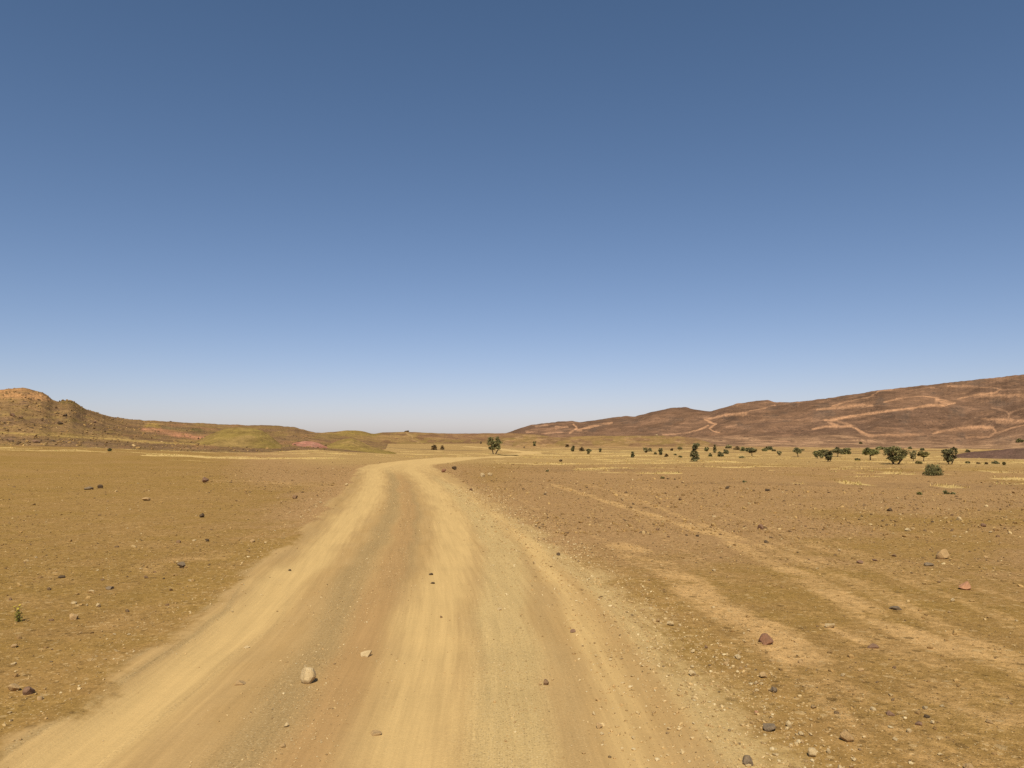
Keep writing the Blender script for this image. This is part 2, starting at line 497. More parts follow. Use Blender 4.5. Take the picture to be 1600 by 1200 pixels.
# ------------------------------------------------------------------ the dirt road
def strip_mesh(name, cxs, cys, us, zfun, vcoord):
    sx = np.gradient(cxs); sy = np.gradient(cys); L = np.hypot(sx, sy)
    nx, ny = sy / L, -sx / L
    X = cxs[:, None] + nx[:, None] * us[None, :]
    Y = cys[:, None] + ny[:, None] * us[None, :]
    Z = zfun(X.ravel(), Y.ravel(), np.broadcast_to(us[None, :], X.shape).ravel())
    v = np.stack([X.ravel(), Y.ravel(), Z], 1)
    q = grid_quads(len(cxs), len(us))[:, ::-1]
    me = mesh_from(name, v, quads=q, smooth=True)
    uv = np.stack([np.broadcast_to(us[None, :], X.shape).ravel(), np.broadcast_to(vcoord[:, None], X.shape).ravel()], 1)
    ul = me.uv_layers.new(name='UVMap')
    ul.data.foreach_set('uv', uv[q.ravel()].astype(np.float32).ravel())
    return me, v

def build_road():
    ys = [-60.0]
    while ys[-1] < 171.5:
        y = ys[-1]
        ys.append(y + (1.0 if y < 2 else max(0.04, 0.009 * y)))
    ys = np.array(ys)
    xs = np.interp(ys, _yy, _xx)
    us = np.linspace(-3.95, 3.95, 190)
    me, v = strip_mesh('dirt_road', xs, ys, us, lambda x, y, u: road_z(x, y, u) - 0.06 * ss(3.6, 3.95, np.abs(u)), ys)
    x, y = v[:, 0], v[:, 1]
    u = np.tile(us, len(ys))
    yc = np.repeat(ys, len(us))
    sand, pink, grass, dark, gold = soil(x, y)
    L = lanes(yc)
    wob = (fbm(yc / 2.5, u * 0.5, 3, 121) - .5) * 0.35
    uu = u + wob
    g = lambda c, s: np.exp(-((uu - c) / s) ** 2)
    far = ss(14, 30, yc)
    bright = np.maximum.reduce([g(L['left'], .42 + .18 * far), 1.0 * g(L['right'], .46 + .15 * far), .75 * g(L['edge'], .24) * (1 - .5 * far)])
    bright *= 0.72 + 0.5 * (fbm(u * .8, yc / 3.5, 3, 131) - .3)
    grey = 1.0 * g(L['grey'], .38) * (1 - .75 * ss(26, 50, yc))
    bright = np.maximum(bright, .55 * ss(36, 58, yc) + .45 * ss(62, 80, yc))
    grey = np.maximum(grey, .6 * ss(2.3, 2.6, u) * (1 - far))
    red = g(L['hump'], .28) * (.75 + .9 * (fbm(u, yc / 5, 2, 141) - .3)) * (1 - ss(35, 60, yc))
    dull = np.maximum(.72 * g(L['gravel'], .30), .5 * ss(-2.45, -2.75, u))
    dull = np.maximum(dull, .35 * g((L['grey'] + L['edge']) / 2 + .05, .18) * (1 - far))
    dull = np.maximum(dull, .95 * g(L['hump'] + .12, .26) * ss(9, 14, yc) * (1 - ss(30, 52, yc)))
    au = np.abs(u) + (fbm(yc / 1.1, u * .6, 3, 151) - .5) * .8
    for lu, lw, lk in ((-2.45, .05, .8), (-2.72, .06, .9), (-2.95, .04, .6), (-1.75, .05, .5), (2.62, .05, .5)):  # shade of thin ridges along the track, put into the colour as dull lines
        dull = np.maximum(dull, lk * g(lu - .3 * wob, lw) * (1 - ss(9, 16, yc)))
    road = np.where(u > 0, 1 - ss(2.15, 3.55, au), 1 - ss(2.25, 2.85, au))
    road = np.minimum(road, 1 - ss(3.3, 3.6, np.abs(u)))
    for n, a in (('sand', sand), ('pink', pink), ('grass', grass), ('dark', dark), ('gold', gold),
                 ('bright', bright), ('grey', grey), ('red', red), ('dull', dull), ('road', road)):
        attr(me, n, np.clip(a, 0, 1))
    tag(link('dirt_road', me, TRACK), 'pale yellow dirt road with worn wheel lanes bending left then right', kind='structure')
    # its far end, doubling back on the plain
    pts = [on_ground(a, b, 125)[:2] for a, b in ((792, 711.5), (808, 710.3), (822, 709.4), (832, 708.6), (829, 707.2), (815, 705.8), (800, 704.6), (786, 702.6), (760, 700), (730, 698))]
    t = np.arange(len(pts)); tt = np.linspace(0, len(pts) - 1, 240)
    cx = np.interp(tt, t, [p[0] for p in pts]); cy = np.interp(tt, t, [p[1] for p in pts])
    k = np.hanning(19); k /= k.sum()
    cx = np.convolve(np.pad(cx, 9, mode='edge'), k, 'valid'); cy = np.convolve(np.pad(cy, 9, mode='edge'), k, 'valid')
    us2 = np.linspace(-3.2, 3.2, 16)
    me, v = strip_mesh('dirt_road', cx, cy, us2, lambda x, y, u: ground_raw(x, y) + 0.12 - .25 * ss(2.4, 3.2, np.abs(u)), np.arange(len(cx)) * .5)
    u = np.tile(us2, len(cx))
    sand, pink, grass, dark, gold = soil(v[:, 0], v[:, 1])
    one = np.ones(len(u))
    for n, a in (('sand', sand), ('pink', pink), ('grass', grass), ('dark', dark), ('gold', gold), ('bright', one * 1.0), ('grey', one * 0), ('red', one * 0), ('dull', one * 0), ('road', 1 - ss(2.0, 3.0, np.abs(u)))):
        attr(me, n, a)
    tag(link('dirt_road', me, TRACK), 'far hairpin of the dirt road near the two-stemmed tree', kind='structure')
build_road()

# ------------------------------------------------------------------ hills
HILLS = {}
def hill(name, label, prof, r0, r1, colour, mat, shape, back=1.5, rows=90, step=1.0, gully=0.0, gscale=20.0, rough=0.0, paint=(), seed=1, foot_drop=0.4, zfoot=None):
    """land rising from a foot line at distance r0 to a crest at r1; prof = crest as (column, row) pairs"""
    pxs = np.array([p[0] for p in prof], float)
    n = int((pxs[-1] - pxs[0]) / step) + 1
    px = np.linspace(pxs[0], pxs[-1], n)
    py = np.interp(px, pxs, [p[1] for p in prof])
    if n > 40:
        kk = np.hanning(int(max(5, 9 / step)) | 1); kk /= kk.sum()
        py = np.convolve(np.pad(py, len(kk) // 2, mode='edge'), kk, 'valid')
    ae = [az_el(a, b) for a, b in zip(px, py)]
    az = np.array([a for a, _ in ae]); el = np.array([e for _, e in ae])
    el = el + (fbm(px / 9.0, px * 0, 4, seed + 5) - .5) * rough / FPX
    R0 = np.interp(px, [p[0] for p in r0], [p[1] for p in r0]); R1 = np.interp(px, [p[0] for p in r1], [p[1] for p in r1])
    nf = rows; nb = max(6, rows // 4)
    t = np.concatenate([np.linspace(0, 1, nf), np.linspace(1, back, nb + 1)[1:]])
    T = t[:, None]
    R = R0[None] + (R1 - R0)[None] * T
    X = R * np.sin(az)[None]; Y = R * np.cos(az)[None]
    G = ground_raw(X.ravel(), Y.ravel()).reshape(X.shape)
    zf = ground_raw(R0 * np.sin(az), R0 * np.cos(az))
    zc = EYE + el * R1
    zf = ground_raw(R1 * np.sin(az), R1 * np.cos(az))
    Sx = np.where(T <= 1, shape(np.clip(T, 0, 1)), 1 - ss(1, back, T) * 1.02)
    H = np.maximum(zc - zf, 0.05)[None]
    env = 4 * np.clip(T, 0, 1) * np.clip(1 - T, 0, 1)
    gn = 0
    if gully:
        gx = X / gscale; gy = Y / gscale
        rid = 1 - np.abs(2 * fbm(gx, gy, 4, seed + 9) - 1)
        gn = (rid - .7) * gully * env
    for it in range(4):
        Z = G + H * Sx + gn * np.minimum(H, 40) - .25 * (1 - ss(0.02, .8, H))
        E = (Z - EYE) / R
        top = E[:nf].max(0)
        H = H + ((el - top) * R1)[None]
        H = np.maximum(H, 0.02)
    Z[0] -= foot_drop; Z[-1] = np.minimum(Z[-1], G[-1] - 1.0)
    v = np.stack([X.ravel(), Y.ravel(), Z.ravel()], 1)
    q = grid_quads(len(t), n)[:, ::-1]
    me = mesh_from(name, v, quads=q, smooth=True)
    PX = np.broadcast_to(px[None], X.shape); E = (Z - EYE) / R
    ey = np.broadcast_to((HORIZON - FPX * E / np.cos(az)[None]), X.shape)     # height on the slope, told in rows
    col = colour(PX.ravel(), np.broadcast_to(T, X.shape).ravel(), X.ravel(), Y.ravel(), Z.ravel(), ey.ravel())
    front = np.broadcast_to(T <= 1.02, X.shape).ravel()
    a, b = PX.ravel(), ey.ravel()
    wx = (fbm(X.ravel() / 9, Z.ravel() / 3, 3, seed + 31) - .5) * 5
    wy = (fbm(X.ravel() / 14, Z.ravel() / 2, 3, seed + 37) - .5) * 2.4
    brk = ss(.18, .60, fbm(X.ravel() / 12, Z.ravel() / 3, 3, seed + 41))
    for pts, hw, k, pc in paint:
        xs = [p[0] for p in pts]; ys = [p[1] for p in pts]
        sel = np.nonzero(front & (a > min(xs) - 14) & (a < max(xs) + 14) & (b > min(ys) - 10) & (b < max(ys) + 10))[0]
        if not len(sel): continue
        d = polydist(a[sel] + wx[sel], b[sel] + wy[sel], pts)
        hv = hw * (.2 + 1.9 * fbm(a[sel] / 9, b[sel] / 5, 4, seed + 43))
        m = (1 - ss(hv * .2, hv * 1.6, d)) * k * (.2 + .8 * brk[sel])
        pcv = np.array(pc)[None] * (.72 + .56 * fbm(a[sel] / 2.5, b[sel] / 1.2, 3, seed + 47))[:, None]
        col[sel] = col[sel] * (1 - m[:, None]) + pcv * m[:, None]
    cattr(me, 'col', np.clip(col, 0, 1))
    o = tag(link(name, me, mat), label, kind='structure')
    HILLS[name if name not in HILLS else name + str(len(HILLS))] = dict(px=px, R=R, Z=Z, az=az, nf=nf, E=E)
    return HILLS[list(HILLS)[-1]]

def on_hill(hd, px, py):
    az, el = az_el(px, py)
    j = int(np.argmin(np.abs(hd['px'] - px)))
    k = np.nonzero(hd['E'][:hd['nf'], j] >= el)[0]
    k = k[0] if len(k) else int(np.argmax(hd['E'][:hd['nf'], j]))
    r = hd['R'][k, j]
    return r * math.sin(az), r * math.cos(az), float(hd['Z'][k, j]), float(r)

def mixc(a, b, m):
    return np.asarray(a)[None] * (1 - m[:, None]) + np.asarray(b)[None] * m[:, None] if np.ndim(a) == 1 else a * (1 - m[:, None]) + np.asarray(b)[None] * m[:, None]

# -- dark hill range on the right, cut by sandy tracks
SCAR = (.50, .28, .155); SCAR2 = (.40, .23, .135)
MPROF = [(770, 682), (790, 677), (800, 674), (815, 668), (830, 664), (860, 660), (882, 658), (895, 657.5), (905, 659.5), (925, 657), (940, 655), (975, 650), (990, 651.5), (1020, 643.5), (1050, 637), (1072, 636), (1085, 640), (1100, 642), (1112, 642.5), (1130, 637),
         (1150, 631), (1180, 626), (1200, 625), (1212, 628.5), (1240, 628), (1270, 625), (1300, 621), (1340, 615), (1380, 609), (1430, 603.5), (1480, 598), (1530, 592.5), (1600, 585), (1700, 574), (1850, 560), (2050, 575), (2300, 610), (2600, 650), (2900, 675)]
MPAINT = [
    ([(897, 663), (902, 669), (890, 676)], 1.2, .9, SCAR), ([(905, 671), (920, 667.5), (940, 663), (957, 660)], 1.3, .9, SCAR), ([(900, 671), (908, 673)], 2.2, .8, SCAR),
    ([(882, 658), (900, 659.5), (912, 662)], .9, .8, SCAR2), ([(837, 667), (855, 664.5)], 1.2, .8, SCAR2), ([(870, 668), (887, 667)], 1.6, .8, SCAR), ([(822, 675), (840, 675)], 1.2, .8, SCAR2), ([(847, 678), (880, 675)], 1.2, .8, SCAR2),
    ([(1102, 656), (1112.5, 661.5), (1119, 662.5), (1109, 669), (1114, 674), (1122, 676.5)], 1.1, 1.0, SCAR), ([(1107, 665), (1090, 672), (1073, 676.5)], 1.1, .9, SCAR), ([(1080, 675), (1064, 678), (1035, 680)], 1.3, .8, SCAR2),
    ([(1102, 656), (1116, 653), (1131, 649), (1150, 646.5), (1165, 645.6), (1172, 642), (1187, 639), (1210, 633)], 1.0, .7, SCAR), ([(1135, 649), (1166, 646)], 2.2, .8, SCAR),
    ([(1135, 667), (1150, 664)], 1.0, .6, SCAR2), ([(1268, 671), (1289, 667), (1306, 667)], 1.3, .9, SCAR), ([(1287, 657), (1302, 655)], 1.6, .9, SCAR), ([(1277, 640), (1303, 637.5)], 1.6, .8, SCAR),
    ([(1172, 689), (1197, 688), (1232, 690)], 1.2, .8, SCAR2), ([(1120, 683), (1160, 682)], 1.0, .4, SCAR2), ([(1045, 666), (1052, 664.5)], .9, .5, SCAR2),
    ([(1300, 634), (1322, 628), (1360, 620), (1375, 610.5), (1394, 608.5)], 1.0, .8, SCAR), ([(1318, 623), (1340, 620)], .9, .6, SCAR2), ([(1303, 637), (1322, 635), (1362, 633.7)], 2.2, .75, SCAR),
    ([(1381, 629), (1405, 622.5), (1439, 619), (1459, 621.5), (1476, 626), (1491, 629)], 1.1, .8, SCAR), ([(1491, 629), (1474, 634), (1450, 633), (1431, 636.5), (1405, 640), (1379, 643), (1352, 647), (1319, 652.5), (1300, 656)], 1.5, 1.0, SCAR),
    ([(1462, 624), (1478, 629), (1470, 633)], 2.6, .85, SCAR), ([(1296, 657), (1306, 658), (1319, 662), (1330, 667.5), (1345, 675), (1356, 681.5), (1379, 680.6), (1405, 680), (1440, 678)], 1.7, .9, SCAR), ([(1345, 677), (1360, 682)], 3, .7, SCAR),
    ([(1292, 660), (1311, 667), (1326, 666.5)], 1.3, .9, SCAR), ([(1455, 678), (1469, 673), (1497, 668.5), (1525, 666.5), (1549, 668.5), (1552, 675), (1542, 682.5), (1506, 683.5)], 1.4, .9, SCAR), ([(1460, 675), (1500, 669), (1545, 667.5)], 1.6, .6, SCAR),
    ([(1552, 677), (1577, 668.5), (1604, 663)], 1.1, .9, SCAR), ([(1532, 654), (1562, 655), (1606, 658)], 1.6, .7, SCAR), ([(1556, 660), (1580, 660), (1606, 657)], 2.6, .6, SCAR), ([(1547, 637.5), (1570, 642), (1574, 649), (1571, 655)], 1.2, .7, SCAR2),
    ([(1497, 624), (1525, 617), (1553, 614), (1562, 608.5), (1551, 605), (1525, 604), (1482, 603)], 1.2, .85, SCAR), ([(1525, 618), (1562, 618), (1604, 617)], 2.8, .7, SCAR), ([(1562, 609), (1604, 607.5)], 1.2, .8, SCAR2), ([(1446, 605), (1460, 606)], .9, .6, SCAR2),
    ([(1575, 645), (1590, 640), (1606, 637)], .9, .6, SCAR2), ([(1400, 690), (1470, 685), (1500, 686)], 1.0, .5, SCAR2),
]
def mcol(px, t, x, y, z, ey):
    n = fbm(x / 60, y / 60, 4, 201); n2 = fbm(x / 18, y / 18, 4, 211); n3 = fbm(px / 30, z / 9, 4, 221)
    c = mixc((.154, .092, .060), (.186, .109, .068), ss(.35, .65, n))
    c = mixc(c, (.235, .135, .080), ss(.55, .75, n2) * .65)
    c = mixc(c, (.130, .090, .066), ss(.55, .72, n3) * .6)
    low = ss(.36, .22, t + (n2 - .5) * .12)
    c = mixc(c, (.285, .17, .10), low * (.35 + .6 * ss(.4, .6, n3)))
    c = mixc(c, (.42, .255, .145), low * ss(.50, .64, fbm(px / 24, ey / 1.3, 4, 239)) * .75)
    st = ss(.60, .68, fbm(px / 26, ey / 2.2, 3, 231))
    c = mixc(c, (.34, .19, .11), st * .22 * (1 - low))
    c = mixc(c, (.38, .215, .125), ss(.60, .70, fbm(px / 40 + ey / 9, ey / 3.5 - px / 60, 4, 237)) * .25 * (1 - low))
    return c
mshape = lambda t: np.where(t < .34, .05 * (t / .34), .05 + .95 * np.sin(np.clip((t - .34) / .66, 0, 1) * math.pi / 2 * .93) ** 1.06 / math.sin(math.pi / 2 * .93) ** 1.06)
MOUNTAIN = hill('mountain', 'long dark brown hill range on the right crossed by pale orange tracks', MPROF,
                [(770, 640), (900, 520), (1100, 380), (1300, 330), (1600, 310), (2900, 420)], [(770, 900), (1000, 860), (1300, 800), (1600, 760), (2900, 800)],
                mcol, MOUNT, mshape, rows=220, step=.8, gully=.42, gscale=110, rough=1.6, paint=MPAINT, seed=300)

# -- low olive terraces before it
def tcol(px, t, x, y, z, ey):
    n = fbm(x / 14, y / 14, 4, 241); n2 = fbm(px / 18, z / 1.4, 4, 251)
    c = mixc((.30, .185, .078), (.25, .165, .062), ss(.35, .65, n))
    c = mixc(c, (.22, .125, .068), ss(.52, .66, n2) * .75)
    return mixc(c, (.40, .25, .125), ss(.60, .7, fbm(px / 10, ey / 1.6, 3, 255)) * .6)
dome = lambda t: np.sin(t * math.pi / 2) ** 1.15
TERRACE = hill('hill', 'low olive and tan terrace in front of the dark range', [(760, 704), (775, 692), (787, 682), (800, 680.5), (815, 679.5), (835, 679), (852, 681), (870, 684), (885, 683), (915, 681), (965, 681), (1015, 681), (1040, 681), (1065, 682), (1085, 684), (1100, 689), (1112, 693), (1125, 697), (1140, 702)],
     [(775, 400), (1125, 330)], [(775, 480), (1125, 400)], tcol, CLAY, dome, rows=50, gully=.35, gscale=16, rough=1.0, seed=320)
hill('hill', 'small rounded olive mound at the foot of the dark range', [(784, 708), (792, 701), (800, 696), (815, 688), (830, 683), (842, 681.5), (855, 683), (868, 688), (880, 693), (892, 697.5), (902, 704)],
     [(800, 350), (892, 345)], [(800, 372), (892, 372)], tcol, CLAY, dome, rows=40, gully=.25, gscale=9, rough=.6, seed=325)
# -- low ridges closing the plain in the middle
def rcol(px, t, x, y, z, ey):
    n = fbm(x / 20, y / 20, 4, 261); n2 = fbm(px / 14, z / 1.6, 4, 271)
    c = mixc((.30, .185, .078), (.26, .172, .06), ss(.35, .65, n))
    c = mixc(c, (.19, .105, .056), ss(.50, .64, n2) * .8)
    c = mixc(c, (.17, .12, .062), ss(.93, .99, t) * .5)
    ol = np.exp(-((px - 556) / 26) ** 2) * ss(.4, .7, t)
    c = mixc(c, (.265, .182, .054), ol * .9)
    rd = ss(640, 720, px) * ss(.2, .5, t)
    return mixc(c, (.26, .14, .08), rd * .55)
RIDGE = hill('hill', 'chain of low tan ridges closing the plain in the middle', [(390, 684), (420, 679), (470, 677), (500, 676), (525, 674.5), (540, 672.5), (555, 672.3), (568, 674), (578, 677), (585, 678), (598, 675.7), (630, 674.8), (650, 675), (685, 677), (725, 677.5), (770, 677), (800, 676.5), (840, 679), (870, 684)],
     [(390, 400), (600, 480), (870, 560)], [(390, 560), (600, 640), (870, 700)], rcol, SLOPE, lambda t: np.where(t < .3, .10 * t / .3, .10 + .9 * np.sin(np.clip((t - .3) / .7, 0, 1) * math.pi / 2)), rows=60, gully=.3, gscale=30, rough=.8, seed=340,
     paint=[([(634, 677), (644, 681), (646, 688), (655, 691)], 1.0, .7, (.42, .27, .12))])

# -- stony hill on the left with an orange summit
ORANGE = (.46, .245, .105)
LPAINT = [([(2, 611), (20, 609), (38, 610), (58, 614), (74, 620)], 3.6, .95, ORANGE), ([(5, 618), (30, 617), (55, 622), (76, 624)], 4.6, .95, ORANGE), ([(20, 625), (45, 629), (70, 632)], 2.6, .6, ORANGE), ([(50, 636), (62, 640), (72, 643)], 2.2, .8, ORANGE),
          ([(30, 626), (60, 629), (80, 631)], 2.6, .5, (.33, .20, .08)),
          ([(98, 630), (108, 628), (118, 632), (130, 640)], 4.0, .9, (.165, .118, .038)), ([(100, 637), (120, 640), (138, 644)], 3.5, .7, (.16, .105, .045)),
          ([(224, 671.5), (245, 673), (262, 677), (290, 681.5), (318, 685)], 3.2, 1.0, (.47, .225, .122)), ([(250, 671), (275, 676), (300, 680)], 2.2, .8, (.44, .205, .11)),
          ([(228, 665), (238, 663), (248, 666)], 3.0, .7, (.28, .19, .05)), ([(255, 668), (290, 672), (318, 676)], 2.4, .65, (.15, .115, .05)), ([(300, 671), (314, 672)], 2.0, .8, (.11, .095, .035)),
          ([(0, 676), (60, 679), (110, 682), (175, 686), (250, 691), (300, 694), (400, 697)], 1.3, .9, (.42, .28, .095)), ([(60, 678), (120, 680), (200, 684)], 2.2, .5, (.33, .215, .075)),
          ([(160, 677), (200, 681), (245, 687), (280, 689)], 1.0, .7, (.15, .085, .045)),
          ([(0, 686), (50, 688), (110, 690), (200, 695), (300, 700), (400, 704), (470, 707)], 3.0, .8, (.185, .115, .062))]
def lcol(px, t, x, y, z, ey):
    n = fbm(x / 12, y / 12, 4, 281); n2 = fbm(x / 4, z / 1.0, 4, 291); n3 = fbm(px / 22, ey / 4, 4, 295)
    c = mixc((.228, .140, .064), (.275, .167, .074), ss(.35, .65, n))
    c = mixc(c, (.185, .112, .062), ss(.42, .62, n2) * .75 * (1 - .5 * ss(.75, .95, t)))
    c = mixc(c, (.275, .185, .062), ss(.54, .7, n3) * .5)
    c = mixc(c, (.33, .175, .085), ss(.58, .72, fbm(px / 40, ey / 5, 4, 297)) * .6 * ss(140, 240, px))
    return c
LPROF = [(-900, 668), (-650, 645), (-400, 615), (-250, 600), (-120, 606), (-40, 612), (0, 609.5), (12, 606.5), (37, 606), (50, 609), (70, 615), (82, 624), (90, 627.2), (96, 627), (107, 625.3), (113, 626.5), (121, 631.5), (135, 640), (155, 646), (175, 651), (195, 654.5), (225, 656.5), (275, 659.5), (350, 663), (400, 664.5), (440, 665.5), (462, 667.5), (480, 673), (500, 677), (540, 682), (580, 689), (620, 696), (660, 704), (690, 712)]
LEFT = hill('hill', 'brown stony hill on the left with a bare orange summit', LPROF,
            [(-900, 116), (300, 116), (420, 125), (580, 170), (690, 220)], [(-900, 250), (0, 215), (110, 225), (160, 260), (220, 340), (480, 420), (580, 470), (690, 480)],
            lcol, SLOPE, lambda t: .30 * t + .70 * t * t * (3 - 2 * t), rows=150, step=.8, gully=.16, gscale=22, rough=2.0, paint=LPAINT, seed=360)
def ocol(px, t, x, y, z, ey):
    n = fbm(x / 5, y / 5, 4, 301)
    c = mixc((.262, .184, .056), (.285, .190, .070), ss(.35, .65, n))
    return mixc(c, (.19, .125, .045), ss(.55, .7, fbm(x / 2, z / .8, 3, 305)) * .6)
MOUND = hill('hill', 'olive green earth mound between the two red clay patches', [(282, 705), (290, 699), (300, 692), (318, 684), (335, 676), (352, 670), (372, 667.5), (392, 668.5), (408, 672), (420, 679), (432, 689), (440, 695), (449, 704), (456, 712)],
     [(282, 146), (456, 146)], [(282, 172), (456, 170)], ocol, CLAY, dome, rows=40, gully=.2, gscale=10, rough=1.2, seed=380, step=.6)
hill('hill', 'small olive hump just left of the road bend in the distance', [(482, 714), (490, 709), (500, 703), (515, 695), (528, 688.5), (540, 685), (552, 685), (562, 689), (572, 694), (585, 699), (600, 703.5), (620, 708), (650, 714)],
     [(482, 172), (650, 178)], [(482, 192), (650, 194)], ocol, CLAY, dome, rows=36, gully=.25, gscale=7, rough=1.0, seed=390, step=.5)
def pcol(px, t, x, y, z, ey):
    n = fbm(x / 2.2, z / 1.5, 4, 311)
    c = mixc((.39, .18, .125), (.34, .145, .095), ss(.4, .6, n))
    return mixc(c, (.44, .235, .16), ss(.6, .7, fbm(x / 1.2, y / 6, 3, 315)) * .6)
hill('hill', 'pink red clay mound left of the road bend', [(428, 712), (436, 706), (442, 701), (452, 695), (463, 691), (475, 689.5), (488, 690), (500, 693), (510, 698), (520, 703), (528, 710), (534, 716)],
     [(442, 165), (520, 170)], [(442, 185), (520, 186)], pcol, CLAY, dome, rows=36, gully=.4, gscale=4, rough=1.0, seed=400, step=.5)
def scol(px, t, x, y, z, ey):
    n = fbm(x / 3, y / 3, 4, 321)
    return mixc((.41, .215, .135), (.44, .275, .13), ss(.4, .6, n))
hill('hill', 'pale sandy clay bank beside the pink mound', [(414, 710), (421, 705), (428, 699), (436, 693), (448, 690.5), (460, 692), (470, 697), (478, 701), (486, 708)],
     [(428, 188), (478, 190)], [(428, 202), (478, 204)], scol, CLAY, dome, rows=24, gully=.2, gscale=4, rough=.8, seed=410, step=.5)
# -- dark gravel bank at the right edge of the plain
def gcol(px, t, x, y, z, ey):
    n = fbm(x / 5, y / 5, 4, 331)
    return mixc((.135, .08, .06), (.11, .07, .05), ss(.35, .65, n))
hill('gravel_bank', 'low dark purple-brown gravel bank at the far right edge of the plain', [(1480, 714), (1500, 709), (1520, 705.5), (1545, 704), (1570, 702), (1600, 700), (1700, 696), (1850, 696), (2000, 702), (2100, 708)],
     [(1505, 172), (2100, 165)], [(1505, 180), (2100, 174)], gcol, CLAY, dome, rows=20, gully=.2, gscale=6, rough=.8, seed=420)

# ------------------------------------------------------------------ stones
def ico(sub):
    import bmesh
    bm = bmesh.new(); bmesh.ops.create_icosphere(bm, subdivisions=sub, radius=1.0)
    bm.verts.ensure_lookup_table()
    v = np.array([vv.co[:] for vv in bm.verts]); f = np.array([[q.index for q in ff.verts] for ff in bm.faces]); bm.free()
    return v, f
I1, F1 = ico(1)
I3, F3 = ico(3)
def stone_mat(name, c1, c2, c3):
    M = Mat(name, .85, .2)
    p = M.t.nodes.new('ShaderNodeTexCoord').outputs['Object']
    a = M.noise(14, 4, .6, p); b = M.noise(70, 4, .65, p)
    c = M.mix(M.rng(a, .38, .62), c1, c2)
    c = M.mix(M.math('MULTIPLY', M.rng(M.noise(30, 3, .6, p), .58, .72), .7), c, c3)
    M.bump(M.math('ADD', a, M.math('MULTIPLY', b, .5)), .6, .02)
    return M.done(M.scale(c, M.rng(b, .3, .7, .85, 1.15, False)))
SM = {'pale': stone_mat('pale_stone', (.49, .37, .205), (.42, .305, .155), (.54, .43, .27)),
      'tan': stone_mat('tan_stone', (.41, .27, .125), (.34, .22, .10), (.46, .32, .165)),
      'brown': stone_mat('brown_stone', (.24, .145, .075), (.19, .115, .06), (.30, .19, .1)),
      'dark': stone_mat('dark_stone', (.105, .068, .036), (.085, .058, .034), (.15, .1, .055)),
      'purple': stone_mat('purple_stone', (.23, .135, .082), (.19, .112, .07), (.29, .18, .11)),
      'orange': stone_mat('orange_stone', (.46, .235, .125), (.38, .19, .10), (.52, .31, .18)),
      'grey': stone_mat('grey_stone', (.205, .15, .092), (.17, .125, .08), (.26, .19, .12)),
      'red': stone_mat('red_stone', (.26, .13, .075), (.22, .115, .065), (.33, .185, .105))}

def rock_verts(seed, cuts=15):
    r = np.random.default_rng(seed)
    p = I3.copy()
    for k in range(cuts):
        n = r.normal(size=3); n /= np.linalg.norm(n)
        d = r.uniform(.42, .85)
        over = np.maximum(p @ n - d, 0)
        p = p - over[:, None] * n[None]
    p += (fbm(p[:, 0] * 2.3 + seed, p[:, 1] * 2.3 + p[:, 2], 3, seed)[:, None] - .5) * p * .09
    return p / np.abs(p).max(0)

ROCKS = [mesh_from('stone', rock_verts(500 + k), tris=F3) for k in range(14)]
def stone(px, py, wpx, hpx, mat, label, name='stone', cat='stone', group=None, seed=None, flat=None, where=None, sink=.22, depth=1.0, yaw=None):
    """a stone whose foot shows at (px, py + half height)"""
    if where is None:
        x, y, r = on_ground(px, py + hpx * .35)
        z = float(surf_z(np.array([x]), np.array([y]))[0])
    else:
        x, y, z, r = where
    k = r / FPX
    wm = max(wpx * k, .012) / 2; hm = max(hpx * k, .008) / 2 * (1.0 if flat is None else flat)
    sd = seed if seed is not None else int(px * 7 + py * 13)
    me = mesh_from(name, rock_verts(sd, 7 if wpx > 22 and mat == 'pale' else 15) * np.array([wm, wm * depth, hm * 1.1]), tris=F3)
    o = link(name, me, SM[mat], None, (x, y, z + hm * (1 - 2 * sink)), (0, 0, math.atan2(-x, y) + (yaw if yaw is not None else (sd % 9 - 4) * .05)))
    tag(o, label, cat, group)
    return o

